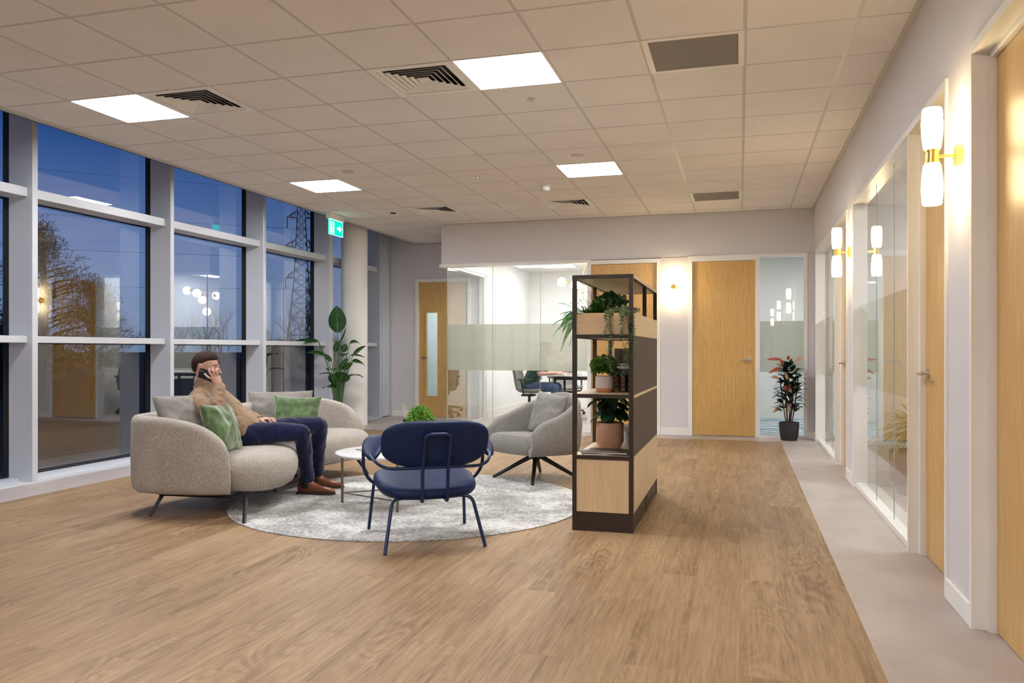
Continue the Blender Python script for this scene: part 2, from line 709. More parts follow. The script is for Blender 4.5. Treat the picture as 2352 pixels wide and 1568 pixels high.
# ---- suspended ceiling: tiles, grid
special = {}
for i, j in ((-2, 2), (3, 2), (-2, 7), (3, 7), (3, -5), (-2, -8), (3, -9)):  # last three are out of view, added as fill light
    special[(i, j)] = 'light'
for i, j in ((-1, 2), (2, 2), (-1, 10), (2, 10)):
    special[(i, j)] = 'vent'
for i, j in ((5, 2), (5, 10)):
    special[(i, j)] = 'grille'
m = MB()
g = MB()
for i in range(-4, 8):
    for j in range(-13, 16):
        x0, x1 = GX + G * i, GX + G * (i + 1)
        y0, y1 = GY + G * j, GY + G * (j + 1)
        x0c, x1c = max(x0, XC), min(x1, XR)
        lim = YF if x0 > -4.2 else YA
        y0c, y1c = max(y0, YB), min(y1, lim)
        if x1c - x0c < .02 or y1c - y0c < .02 or (i, j) in special:
            continue
        e_ = .011
        m.box(x0c + e_, x1c - e_, y0c + e_, y1c - e_, H + .001, H + .02)
struct(m.build('ceiling', M['tile'], smooth=False))
for i in range(-3, 9):
    x = GX + G * i
    if XC < x < XR:
        g.box(x - .012, x + .012, YB, YA if x < -4.2 else YF, H + .002, H + .03)
for j in range(-13, 17):
    y = GY + G * j
    if YB < y < YA:
        g.box(XC, XR if y < YF else -4.2, y - .012, y + .012, H + .0025, H + .03)
g.box(XC - .02, XC + .03, YB, YA, H - .004, H + .02)
g.box(XR - .03, XR, YB, YF, H - .006, H + .02); g.box(-4.2, XR, YF - .03, YF, H - .006, H + .02)
g.box(XC, -4.2, YA - .03, YA, H - .03, H + .02)
struct(g.build('trim_2', M['tbar'], smooth=False))
m = MB()
m.box(XC - .02, XR + .2, YB, 13.0, H + .12, H + .2)
struct(m.build('ceiling', M['wall'], smooth=False))
m = MB()
m.box(XC - .04, XC - .02, YB, YA, H - .004, H + .62)
m.box(-6.4, XC, YB, 13.0, H + .60, H + .7)
struct(m.build('ceiling', M['void'], smooth=False))

# ---- ceiling fittings
def ceiling_light(cx, cy, z, label, group, mat, wire=True):
    t = thing('ceiling_light', label, 'light', (cx, cy, z), 0, group)
    m = MB()
    for a in ((-.3, -.288, -.3, .3), (.288, .3, -.3, .3), (-.288, .288, -.3, -.288), (-.288, .288, .288, .3)):
        m.box(*a, -.002, .03)
    m.box(-.3, .3, -.3, .3, .03, .05)
    m.build('frame', M['trim'], t, smooth=False)
    m = MB(); m.box(-.286, .286, -.286, .286, .002, .012)
    m.build('diffuser', mat, t, smooth=False)
    return t


LLAB = {(-2, 2): 'square lit ceiling panel nearest the windows, left of a square vent', (3, 2): 'largest square lit ceiling panel, right of a square louvred vent',
        (-2, 7): 'smaller square lit ceiling panel above the green exit sign side', (3, 7): 'small square lit ceiling panel near the smoke detector'}
first = None
for (i, j), k in special.items():
    if k != 'light':
        continue
    cx_, cy_ = GX + G * (i + .5), GY + G * (j + .5)
    lab = LLAB.get((i, j), 'unseen added fill-light ceiling panel %s, %s side' % ('just above the viewer' if j == -5 else 'behind the viewer', 'window' if i < 0 else 'corridor'))
    if first is None:
        first = ceiling_light(cx_, cy_, H, lab, 'square ceiling panels', M['panel'])
    else:
        dup(first, (cx_, cy_, H), 0, lab)

def vent(cx, cy, label):
    t = thing('ceiling_vent', label, 'vent', (cx, cy, H), 0, 'louvred ceiling vents')
    m = MB()
    a = .297
    for s0, s1 in ((.297, .245),):
        m.box(-s0, s0, -s0, -s1, -.003, .012); m.box(-s0, s0, s1, s0, -.003, .012)
        m.box(-s0, -s1, -s1, s1, -.003, .012); m.box(s1, s0, -s1, s1, -.003, .012)
    m.build('frame', M['trim'], t, smooth=False)
    m = MB(); m.box(-.26, .26, -.26, .26, .075, .085)
    m.build('backing', M['gasket'], t, smooth=False)
    m = MB()
    for k in range(6):
        o_ = .243 - .040 * k
        i_ = o_ - .020
        zt = .012
        if k == 5:
            m.box(-o_, o_, -o_, o_, .0, .004)
            break
        for q in range(4):
            rot = Matrix.Rotation(q * PI / 2, 4, 'Z')
            pts = [(-o_, -o_, 0), (o_, -o_, 0), (i_, -i_, zt), (-i_, -i_, zt)]
            lo = [rot @ Vector(p) for p in pts]
            hi = [rot @ (Vector(p) + Vector((0, 0, .002))) for p in pts]
            m.grid([lo, hi], cu=True, cap=True)
    m.build('louvres', M['trim'], t, smooth=False)
    return t


VL = {(-1, 2): 'square louvred ceiling vent touching the panel nearest the windows', (2, 2): 'square louvred ceiling vent left of the largest lit panel',
      (-1, 10): 'small far ceiling vent, the one left of the smoke detector', (2, 10): 'small far ceiling vent just right below the smoke detector'}
first = None
for (i, j), k in special.items():
    if k == 'vent':
        c_ = (GX + G * (i + .5), GY + G * (j + .5))
        if first is None:
            first = vent(*c_, VL[(i, j)])
        else:
            dup(first, (*c_, H), 0, VL[(i, j)])


def perf():
    t = NT('perforated grille')
    v = t.coords()
    vo = t.n('TexVoronoi')
    vo.inputs['Scale'].default_value = 95
    vo.inputs['Randomness'].default_value = 0.0
    t.l(v, vo.inputs['Vector'])
    c = t.ramp(vo.outputs['Distance'], [(0.30, (.035, .030, .027)), (0.42, (.25, .225, .205))])
    return t.pbr(c, .6, .2, .3)


M['perf'] = perf()
for (i, j), lab in (((5, 2), 'large grey perforated return grille near the camera'), ((5, 10), 'small far grey perforated return grille')):
    t = thing('return_grille', lab, 'grille', (GX + G * (i + .5), GY + G * (j + .5), H), 0, 'perforated ceiling grilles')
    m = MB()
    for a in ((-.298, -.262, -.298, .298), (.262, .298, -.298, .298), (-.262, .262, -.298, -.262), (-.262, .262, .262, .298)):
        m.box(*a, -.002, .02)
    m.build('frame', M['trim'], t, smooth=False)
    m = MB(); m.box(-.262, .262, -.262, .262, .004, .014)
    m.build('perforated_plate', M['perf'], t, smooth=False)

t = thing('smoke_detector', 'white round smoke detector hanging from a ceiling tile', 'detector', (-2.086, 8.711, H))
MB().lathe([(.001, 0), (.055, 0), (.055, -.018), (.045, -.024), (.001, -.024)]).build('base', M['white'], t)
MB().lathe([(.001, -.024), (.048, -.024), (.050, -.060), (.047, -.068), (.030, -.070), (.001, -.070)]).build('head', M['white'], t)
mm = MB()
for k in range(10):
    a = k * PI / 5
    mm.ball((.045 * math.cos(a), .045 * math.sin(a), -.063), .007, 6, 4)
mm.build('slot', M['gasket'], t)
for n_, (x, y, r, lab) in enumerate(((-3.881, 7.497, .06, 'flat round disc in the ceiling left, near the exit sign light'), (-1.475, 7.468, .06, 'flat round disc in the ceiling just before the small lit panel'),
                                     (-1.476, 5.70, .028, 'tiny round sensor just behind the largest lit panel'), (-4.48, 9.924, .04, 'small dark round spot in the ceiling by the far left vent'))):
    d = MB().lathe([(.001, 0), (r, 0), (r, -.006), (r * .8, -.010), (.001, -.010)], 24).build('ceiling_disc', M['tbar'] if n_ < 3 else M['gasket'], None, loc=(x, y, H))
    tag(d, lab, 'sensor', 'small round discs in the ceiling')
M['led'] = emit('green indicator', (.1, .9, .4), 1.0)
t = thing('sensor_light', 'tiny ceiling sensor with a green indicator light', 'sensor', (-2.674, 8.077, H))
MB().lathe([(.001, 0), (.022, 0), (.018, -.008), (.001, -.008)], 20).build('housing', M['tbar'], t)
MB().ball((0, 0, -.008), .008, 8, 5).build('indicator', M['led'], t)

# ---- exit sign: runs along Y, face to the room
t = thing('exit_sign', 'green illuminated exit sign with running man and arrow', 'sign', (-5.30, 9.86, H))
m = MB(); m.box(-.03, .03, -.22, .20, -.075, 0, .006)
m.build('housing', M['trim'], t)
M['exg'] = emit('lit green', (.0, .62, .42), .85)
M['exw'] = emit('lit white legend', (.75, 1.0, .92), 1.1)
m = MB(); m.box(-.006, .006, -.20, .19, -.285, -.075)
m.build('panel', M['exg'], t, smooth=False)
m = MB()
x = .0085
def pl(pts):
    m.grid([[(x - .0012, p[0], p[1]) for p in pts], [(x, p[0], p[1]) for p in pts]], cu=True, cap=True)
# border, door leaf, running man, arrow
for a in ((-.20, -.193, -.285, -.075), (.183, .19, -.285, -.075)):
    pl([(a[0], a[2]), (a[1], a[2]), (a[1], a[3]), (a[0], a[3])])
for a in ((-.285, -.279), (-.083, -.075)):
    pl([(-.20, a[0]), (.19, a[0]), (.19, a[1]), (-.20, a[1])])
pl([(-.165, -.265), (-.055, -.265), (-.055, -.105), (-.165, -.105)])
pl([(.02, -.198), (.085, -.198), (.085, -.235), (.155, -.180), (.085, -.125), (.085, -.162), (.02, -.162)])
m.build('legend', M['exw'], t, smooth=False)
m = MB(); x = .0100
for k in range(1):
    pl([(-.112 + .016 * math.cos(a), -.128 + .014 * math.sin(a)) for a in [q * PI / 5 for q in range(10)]])
pl([(-.130, -.150), (-.095, -.145), (-.105, -.195), (-.125, -.198)])
pl([(-.125, -.195), (-.110, -.195), (-.085, -.225), (-.090, -.255), (-.100, -.253), (-.100, -.228)])
pl([(-.122, -.195), (-.110, -.198), (-.135, -.240), (-.158, -.250), (-.160, -.240), (-.140, -.230)])
pl([(-.100, -.150), (-.070, -.170), (-.062, -.160), (-.095, -.138)])
m.build('running_figure', M['exg'], t, smooth=False)

# ---- window wall
YM = [5.55 + 1.745 * k for k in range(-6, 5)]       # mullion centres
YM[-1] = 12.50
top = H + .60
n_ = 1
for k in range(len(YM) - 1):
    y0, y1 = YM[k], YM[k + 1]
    hw0 = .055 if k == 9 else .029
    hw1 = .055 if k == 8 else .029
    m = MB()
    m.mi = 0
    if k == 0:
        m.box(-6.13, -5.87, y0 - .029, y0 + .029, .012, top)
    m.box(-6.13, -5.87, y1 - hw1, y1 + hw1, .012, top, .003, 1)
    for z0, z1 in ((1.213, 1.272), (2.476, 2.556)):
        m.box(-6.13, -5.925, y0 + hw0 + .001, y1 - hw1 - .001, z0, z1, .002, 1)
    m.box(-6.18, -6.02, y0 + hw0, y1 - hw1, .012, .035)
    o = struct(m.build('window_%d' % n_, M['alu'], smooth=False))
    m = MB()
    for z0, z1 in ((.03, .045), (1.205, 1.213), (1.272, 1.280), (2.468, 2.476), (2.556, 2.564)):
        m.box(-6.19, -6.135, y0 + hw0, y1 - hw1, z0, z1)
    m.box(-6.19, -6.131, y1 - hw1 - .004, y1 + hw1 + .004, .012, top)
    m.build('gasket', M['gasket'], o, smooth=False)
    m = MB()
    for z0, z1 in ((.03, 1.22), (1.26, 2.48), (2.55, top)):
        m.quad((XG, y0, z0), (XG, y1, z0), (XG, y1, z1), (XG, y0, z1))
    m.build('pane', M['glassw'], o, smooth=False)
    n_ += 1
m = MB(); m.box(-6.3, -5.86, YA - .02, YA + .1, 0, top); m.box(-6.3, -5.86, YM[-1] + .03, YA - .02, 0, top)
m.box(-5.855, -5.82, YA - .016, YA, 0, H + .05)
struct(m.build('trim_3', M['alu'], smooth=False))
m = MB(); m.box(-6.4, -6.0, YB - .1, YB, 0, top); m.box(-6.4, XR + .3, YB - .1, YB, 0, top)
struct(m.build('wall_back', M['wall'], smooth=False))

# ---- alcove back wall with a door
DX0, DX1 = -5.335, -4.435
m = MB()
m.box(-6.3, DX0 - .0, YA, YA + .12, 0, top); m.box(DX1, XM, YA, YA + .12, 0, top); m.box(DX0, DX1, YA, YA + .12, 2.34, top)
m.box(XM, XM + .02, YA - .2, YA, 2.4, top)
struct(m.build('wall_alcove', M['wall'], smooth=False))
m = MB(); m.box(-5.82, DX0 - .055, YA - .014, YA, 0, .10, .003, 1)
struct(m.build('baseboard_alcove', M['trim'], smooth=False))


def lever(m, x, y, z, dx, dy, nx, ny):
    """lever handle: rose on a face with normal (nx,ny), bar towards (dx,dy)"""
    p = Vector((x, y, z))
    nrm = Vector((nx, ny, 0))
    d = Vector((dx, dy, 0))
    m.tube([p - nrm * .001, p + nrm * .010], .026, 20)
    m.tube(rowpath([p + nrm * .008, p + nrm * .058, p + nrm * .058 + d * .125], .018, 5), .0095, 10)


def door_y(n, x0, x1, y, z1, fx0, fx1, fz, handle_x, hd, glaz=None, label=None):
    """door in a wall facing -Y"""
    m = MB()
    if glaz:
        a, b, c, d = glaz
        m.box(x0, a, y + .02, y + .064, .006, z1); m.box(b, x1, y + .02, y + .064, .006, z1)
        m.box(a, b, y + .02, y + .064, .006, c); m.box(a, b, y + .02, y + .064, d, z1)
    else:
        m.box(x0, x1, y + .02, y + .064, .006, z1)
    o = struct(m.build('door_%d' % n, M['door'], smooth=False), label)
    if glaz:
        a, b, c, d = glaz
        e_ = .022
        m = MB()
        m.box(a - e_, a, y + .008, y + .02, c - e_, d + e_); m.box(b, b + e_, y + .008, y + .02, c - e_, d + e_)
        m.box(a, b, y + .008, y + .02, c - e_, c); m.box(a, b, y + .008, y + .02, d, d + e_)
        m.build('glazing_bead', M['door'], o, smooth=False)
        MB().box(a, b, y + .038, y + .044, c, d).build('vision_panel', M['panelb'], o, smooth=False)
    m = MB()
    m.box(fx0, x0 - .003, y - .014, y + .10, 0, fz); m.box(x1 + .003, fx1, y - .014, y + .10, 0, fz)
    m.box(x0 - .003, x1 + .003, y - .014, y + .10, z1 + .004, fz)
    m.build('door_frame', M['trim'], o, smooth=False)
    m = MB(); lever(m, handle_x, y + .02, 1.02, hd, 0, 0, -1)
    m.build('door_handle', M['chrome'], o)
    return o


M['panelb'] = glass_thin('wired vision glass', (.80, .90, .93), 1.0, .02)
door_y(1, DX0, DX1, YA, 2.315, DX0 - .055, DX1 + .055, 2.375, DX0 + .065, 1, (-5.195, -4.99, .36, 1.79), 'oak door with a tall narrow glass slot in the alcove')

# ---- far wall
YFb = YF + .12
m = MB()
m.box(-4.217, XR + .17, YF, YFb, 2.405, H + .12)
m.box(-4.217, -4.20, YFb, YA, 2.405, H + .12)
m.box(-1.036, -.672, YF, YFb, 0, 2.41)
m.box(.845, XR + .17, YF, YFb, 0, 2.41)
struct(m.build('wall_far', M['wall'], smooth=False))
m = MB()
m.box(-4.245, -2.045, YF - .02, YFb + .02, 2.365, 2.405)
m.box(-4.245, -4.12, YFb + .02, YA, 2.365, 2.405)
m.box(-2.046, -2.0, YF - .014, YFb, 0, 2.405)
m.box(XM - .03, XM + .06, YA - .06, YA, 0, 2.365)
struct(m.build('trim_4', M['trim'], smooth=False))
m = MB(); m.box(-1.036, -.672, YF - .016, YF, 0, .095, .003, 1); m.box(.845, XR, YF - .016, YF, 0, .095)
struct(m.build('baseboard_far', M['trim'], smooth=False))
door_y(2, -1.99, -1.088, YF, 2.335, -2.0, -1.038, 2.395, -1.15, -1, label='oak door half hidden behind the shelving unit')
o = door_y(3, -.612, .196, YF, 2.335, -.672, .255, 2.41, .125, -1, label='oak door beside the glass side light')


def glaze_y(n, xs, y, z0, z1, band, label, mat='glassp', lines=True):
    m = MB()
    if z0 > .01:
        m.box(xs[0], xs[-1], y - .02, y + .02, 0, z0)
    else:
        m.box(xs[0], xs[-1], y - .012, y + .012, 0, .006)
    o = struct(m.build('window_%d' % n, M['trim'], smooth=False), label)
    for a, b in zip(xs[:-1], xs[1:]):
        MB().quad((a, y, z0), (b, y, z0), (b, y, z1), (a, y, z1)).build('pane', M[mat], o, smooth=False)
    for a, b in zip(xs[:-1], xs[1:]):
        MB().quad((a + .002, y + .004, band[0]), (b - .002, y + .004, band[0]), (b - .002, y + .004, band[1]), (a + .002, y + .004, band[1])).build('frosted_band', M['frost'], o, smooth=False)
    if lines:
        for b in xs[1:-1]:
            MB().box(b - .0025, b + .0025, y - .004, y + .003, z0, z1).build('glass_joint', M['gedge'], o, smooth=False)
    return o


def glaze_x(n, ys, x, z0, z1, band, label, side=-1):
    m = MB()
    m.box(x - .015, x + .015, ys[0] + .002, ys[-1] - .002, 0, max(z0 + .003, .006))
    o = struct(m.build('window_%d' % n, M['trim'], smooth=False), label)
    for a, b in zip(ys[:-1], ys[1:]):
        MB().quad((x, a, z0), (x, b, z0), (x, b, z1), (x, a, z1)).build('pane', M['glassp'], o, smooth=False)
    for a, b in zip(ys[:-1], ys[1:]):
        q = x - side * .004
        MB().quad((q, a + .002, band[0]), (q, b - .002, band[0]), (q, b - .002, band[1]), (q, a + .002, band[1])).build('frosted_band', M['frost'], o, smooth=False)
    for b in ys[1:-1]:
        MB().box(x - .002, x + .004, b - .002, b + .002, z0, z1).build('glass_joint', M['gedge'], o, smooth=False)
    return o


n_ = 20
glaze_y(20, (-4.14, -3.44, -2.728, -2.046), YF + .04, .006, 2.366, (.855, 1.525), 'three glass panes of the meeting room front')
glaze_x(21, (YF + .04, 11.95, YA - .05), -4.14, .006, 2.366, (.855, 1.525), 'glass side of the meeting room', -1)
m = MB(); m.box(-4.147, -4.133, YF + .033, YF + .047, 0, 2.366)
struct(m.build('trim_5', M['gedge'], smooth=False))
glaze_y(22, (.255, .805), YF + .04, .03, 2.375, (.86, 1.53), 'narrow glass side light right of the oak door', lines=False)
m = MB(); m.box(.805, .845, YF - .014, YFb, 0, 2.375); m.box(.255, .845, YF - .014, YFb, 2.375, 2.41); m.box(.255, .805, YF - .014, YFb, 0, .03)
struct(m.build('trim_6', M['trim'], smooth=False))

# ---- right wall.  bays along Y, recessed doors and flush glazing
XD = 1.005       # face of a recessed door leaf
WT = 1.10        # back of the wall
def bay(y_near, y_door, y_far, first_n, glz=True, joints=()):
    """y_near: near face of the door recess, y_door: post between door and glass, y_far: far end of glazing"""
    pass


m = MB()
m.box(XR, WT, YB, 11.2, 2.41, H + .12)                 # header
for y0, y1 in ((7.345, 7.735), (3.725, 4.125), (YB, 2.70), (10.80, YF)):
    m.box(XR, WT, y0, y1, 0, 2.41)
struct(m.build('wall_right', M['wall'], smooth=False))
m = MB()
for y0, y1 in ((7.345, 7.735), (3.725, 4.125), (YB, 2.70), (10.85, YF)):
    m.box(XR - .014, XR, y0, y1, 0, .095, .003, 1)
struct(m.build('baseboard_right', M['trim'], smooth=False))
doors = [(4, 4.125, 4.18, 4.955, 5.01, 'recessed oak door nearest but one on the right wall'), (5, 7.735, 7.79, 8.60, 8.65, 'far narrow view oak door on the right wall'),
         (6, 2.70, 2.76, 3.665, 3.725, 'nearest oak door at the right edge')]
for n, a, b, c_, d, lab in doors:
    m = MB(); m.box(XD, XD + .044, b + .004, c_ - .004, .006, 2.335)
    o = struct(m.build('door_%d' % n, M['door'], smooth=False), lab)
    m = MB()
    m.box(XR - .012, XD + .06, a, b - .03, 0, 2.37)
    m.box(XD - .03, XD + .06, b - .03, b, 0, 2.34)
    pe = c_ + .03
    m.box(XR - .012, XD + .06, pe, d, 0, 2.37)
    m.box(XD - .03, XD + .06, c_, pe, 0, 2.34)
    m.box(XR - .012, XD + .06, a, d, 2.37, 2.41)
    m.box(XD - .02, XD + .06, b - .03, pe, 2.34, 2.37)
    m.build('door_frame', M['trim'], o, smooth=False)
    m = MB(); hy = (b + .06, 1) if n == 6 else (c_ - .06, -1)
    lever(m, XD, hy[0], 1.02, 0, hy[1], -1, 0)
    m.build('door_handle', M['chrome'], o)
for n, a, b, joints, lab in ((23, 5.01, 7.285, (5.75, 6.45), 'glass front of the office with the spiky plant'), (24, 8.65, 10.75, (9.35, 10.05), 'far glass front beside the dark leaved plant')):
    m = MB()
    m.box(XR - .012, WT, b, b + .06, 0, 2.375)
    m.box(XR - .012, WT, a + .001, b + .06, 2.375, 2.41)
    m.box(XR + .01, WT, a, b, 0, .035)
    struct(m.build('trim_%d' % (n - 16), M['trim'], smooth=False))
    glaze_x(n, (a, *joints, b), XR + .045, .035, 2.375, (.855, 1.525), lab, -1)

# ---- closed rooms behind the partitions
def room(x0, x1, y0, y1, h, floor_m, sides, name, lights, glob=None):
    m = MB(); m.box(x0, x1, y0, y1, -.05, 0)
    struct(m.build('floor', floor_m, smooth=False))
    m = MB(); m.box(x0 - .05, x1 + .05, y0 - .05, y1 + .05, h, h + .1)
    struct(m.build('ceiling', M['tile'], smooth=False))
    m = MB()
    b = MB()
    if 'W' in sides:
        m.box(x0 - .08, x0, y0, y1, 0, h); b.box(x0, x0 + .015, y0, y1, 0, .13)
    if 'E' in sides:
        m.box(x1, x1 + .08, y0, y1, 0, h); b.box(x1 - .015, x1, y0, y1, 0, .13)
    if 'S' in sides:
        m.box(x0, x1, y0 - .08, y0, 0, h); b.box(x0, x1, y0, y0 + .015, 0, .13)
    if 'N' in sides:
        m.box(x0, x1, y1, y1 + .08, 0, h); b.box(x0, x1, y1 - .015, y1, 0, .13)
    struct(m.build('wall_' + name, M['wallw'], smooth=False))
    struct(b.build('baseboard_' + name, M['trim'], smooth=False))
    for n, (x, y) in enumerate(lights):
        ceiling_light(x, y, h - .04, '%s square lit panel in the ceiling of the %s' % (('nearer left', 'farther left', 'nearer right', 'farther right')[n] if len(lights) == 4 else ('nearer', 'farther')[n], name.replace('_', ' ')), 'panels of the ' + name.replace('_', ' '), M['panelr'])


# meeting room
room(-4.10, -1.30, YFb, 15.75, 2.72, M['vinyl'], 'NE', 'meeting_room', [(-3.2, 12.2), (-3.2, 14.3), (-2.0, 12.2), (-2.0, 14.3)])
m = MB(); m.box(-4.18, -4.10, YA, 15.75, 0, 2.75); m.box(-4.18, -4.10, YFb + .02, YA, 2.405, 2.75)
m.box(-2.0, -1.22, YFb, YFb + .02, 0, 2.72)
struct(m.build('wall_meeting_side', M['wallw'], smooth=False))
m = MB(); m.box(-4.10, -4.085, YA, 15.75, 0, .13)
struct(m.build('baseboard_meeting_side', M['trim'], smooth=False))
# end office behind door 3
room(-1.2, 3.6, YFb + .0, 14.2, 2.72, M['bcarpet'], 'NEW', 'end_office', [(.5, 12.5), (2.2, 12.5)])
# right offices
room(WT, 4.4, 4.2, 7.45, 2.72, M['vinyl'], 'NSE', 'plant_office', [(2.2, 5.2), (2.2, 6.6)])
room(WT, 4.4, 7.65, 11.05, 2.72, M['vinyl'], 'NSE', 'far_office', [(2.2, 8.8), (2.2, 10.2)])

# column
m = MB(); m.tube([(0, 0, 0), (0, 0, H + .6)], .20, 48)
o = m.build('column', M['wallw'], None, loc=(-5.706, 11.207, 0))
struct(o, 'round white column by the windows')

# ---- wall sconces
def sconce(x, y, z, rotz, label):
    """built facing -Y: plate on the wall plane y=0"""
    t = thing('wall_sconce', label, 'lamp', (x, y, z), rotz, 'brass wall lamps with two opal shades')
    m = MB(); m.tube([(0, 0, 0), (0, -.022, 0)], .048, 32)
    m.build('wall_plate', M['brass'], t)
    m = MB(); m.tube([(0, -.02, 0), (0, -.095, 0)], .007, 12); m.tube([(0, -.115, -.026), (0, -.115, .026)], .0265, 24)
    m.tube([(0, -.115, -.030), (0, -.115, -.022)], .030, 24); m.tube([(0, -.115, .022), (0, -.115, .030)], .030, 24)
    m.build('arm', M['brass'], t)
    for s in (1, -1):
        prof = [(.001, .030), (.030, .030), (.036, .040), (.043, .10), (.044, .15), (.040, .205), (.036, .212), (.001, .214)]
        m = MB(); m.lathe([(r, s * z_) for r, z_ in prof], 28, (0, -.115, 0))
        m.build('glass_shade', M['shade'], t)
    return t


s0 = sconce(-.857, YF, 2.0, 0, 'brass wall lamp between the two far oak doors, seen head on')
dup(s0, (XR, 7.50, 2.0), -PI / 2, 'smaller brass wall lamp on the right wall before the far doorway')
dup(s0, (XR, 3.90, 2.0), -PI / 2, 'largest brass wall lamp on the right wall by the nearest door')
dup(s0, (XR, .25, 2.0), -PI / 2, 'brass wall lamp on the right wall behind the viewer')
# ================================================================== FURNITURE
# rug: thin round carpet
m = MB()
cr_ = [(1.325 * math.cos(2 * PI * k / 128), 1.325 * math.sin(2 * PI * k / 128)) for k in range(128)]
m.prism(cr_, 0, .006)
o = m.build('round_rug', M['rug'], None, loc=(-2.415, 5.68, .001))
tag(o, 'large round mottled grey rug under the coffee table', 'rug')

# ------------------------------------------------------------------ sofa
SB = Vector((-3.75, 5.8, 0))
sofa = thing('curved_sofa', 'curved oatmeal boucle sofa with wrap-around back on thin black legs', 'sofa', SB)
outer = crom([(-3.325, 4.70, 0), (-3.50, 4.63, 0), (-3.80, 4.585, 0), (-4.03, 4.62, 0), (-4.16, 4.76, 0), (-4.20, 5.02, 0), (-4.15, 5.45, 0), (-4.15, 5.90, 0), (-4.24, 6.30, 0), (-4.28, 6.62, 0), (-4.16, 6.86, 0), (-3.92, 6.97, 0), (-3.66, 6.99, 0), (-3.42, 6.93, 0)], 9)
outer = [p - SB for p in outer]
L_ = [0]
for a, b in zip(outer[:-1], outer[1:]):
    L_.append(L_[-1] + (b - a).length)
tot = L_[-1]
m = MB()
rows = []
nn = len(outer)
for i, p in enumerate(outer):
    a = outer[max(i - 1, 0)]
    b = outer[min(i + 1, nn - 1)]
    tdir = (b - a).normalized()
    nrm = Vector((tdir.y, -tdir.x, 0))       # towards the inside when the path runs clockwise seen from above
    cen = Vector((-3.6, 5.8, 0)) - SB
    if nrm.dot(cen - p) < 0:
        nrm = -nrm
    s_ = min(L_[i], tot - L_[i])
    q = min(1, s_ / .72)
    h = .34 + .355 * (1 - (1 - q) ** 2.6) ** (1 / 2.6)
    th = .105 * min(1, .35 + s_ / .05 * .65)
    r_ = th / 2
    zb = .155
    ring = []
    edge = 0.02
    # outer side bottom -> outer top -> rounded -> inner top -> inner bottom
    for (d, z) in ((.085, zb), (.036, zb + .008), (.012, zb + .032), (0.0, zb + .075), (-.004, zb + .5 * (h - zb)), (0.0, h - r_ * 1.0), (r_ * .14, h - r_ * .45), (r_ * .45, h - r_ * .10),
                   (r_, h), (r_ * 1.55, h - r_ * .10), (r_ * 1.86, h - r_ * .45), (th, h - r_), (th + .01, zb + .5 * (h - zb)), (th, zb + .06), (th - .012, zb + .01)):
        ring.append(p + nrm * d + Vector((0, 0, z)))
    rows.append(ring)
m.grid(rows, cu=True, cap=True)
m.build('backrest', M['sofa'], sofa, angle=60)
seat = crom([(-3.32, 4.775, 0), (-3.16, 4.86, 0), (-3.105, 5.02, 0), (-3.13, 5.22, 0), (-3.23, 5.42, 0), (-3.36, 5.66, 0), (-3.41, 5.92, 0), (-3.34, 6.20, 0), (-3.27, 6.45, 0), (-3.25, 6.66, 0), (-3.33, 6.84, 0), (-3.52, 6.895, 0),
             (-3.85, 6.885, 0), (-4.08, 6.80, 0), (-4.18, 6.6, 0), (-4.15, 6.3, 0), (-4.05, 5.9, 0), (-4.05, 5.45, 0), (-4.10, 5.02, 0), (-4.07, 4.82, 0), (-3.96, 4.71, 0), (-3.75, 4.69, 0), (-3.50, 4.74, 0)], 6, True)
seat = [p - SB for p in seat]
ns = len(seat)
# smooth 2-D normals
def inset(poly, d):
    out = []
    n = len(poly)
    for i in range(n):
        t = (poly[(i + 2) % n] - poly[(i - 2) % n]).normalized()
        out.append(poly[i] + Vector((-t.y, t.x, 0)) * d)
    return out


area = sum(seat[i].x * seat[(i + 1) % ns].y - seat[(i + 1) % ns].x * seat[i].y for i in range(ns))
sg = 1 if area > 0 else -1
m = MB()
rows = []
for d, z in ((.15, .158), (.075, .166), (.035, .19), (.010, .24), (0, .29), (.006, .335), (.028, .375), (.062, .402), (.11, .418), (.17, .427), (.24, .432)):
    rows.append([p + Vector((0, 0, z)) for p in inset(seat, d * sg)])
c0 = Vector((-3.72, 5.8, 0)) - SB
last = rows[-1]
rows.append([p.lerp(Vector((c0.x, p.y, p.z)), .6) for p in last])
m.grid(rows, cu=True, cap=True)
m.build('seat', M['sofa'], sofa, angle=80)
m = MB()
for a, b in (((-3.90, 4.72), (-3.34, 4.76)), ((-3.34, 4.76), (-3.66, 5.70)), ((-3.66, 5.70), (-3.46, 6.70)), ((-3.46, 6.70), (-4.05, 6.75)), ((-4.05, 6.75), (-3.95, 4.75)), ((-3.40, 5.70), (-4.02, 5.70))):
    m.tube([Vector((*a, .145)) - SB, Vector((*b, .145)) - SB], .014, 6)
m.build('base_frame', M['blackp'], sofa)
for (fx, fy), (tx, ty) in (((-3.925, 4.645), (-3.885, 4.74)), ((-3.144, 4.60), (-3.25, 4.78)), ((-3.32, 6.79), (-3.39, 6.72)), ((-4.10, 6.72), (-4.02, 6.68)), ((-3.60, 5.68), (-3.60, 5.70)), ((-4.16, 5.70), (-4.05, 5.70))):
    m = MB(); m.tube([Vector((fx, fy, .002)) - SB, Vector((tx, ty, .15)) - SB], [.012, .016], 4)
    m.build('leg', M['blackp'], sofa, smooth=False)
m = MB(); m.box(-.002, .002, -.006, .006, 0, .022)
m.build('brand_tab', M['blackp'], sofa, loc=Vector((-4.185, 4.83, .262)) - SB, rotz=.4, smooth=False)


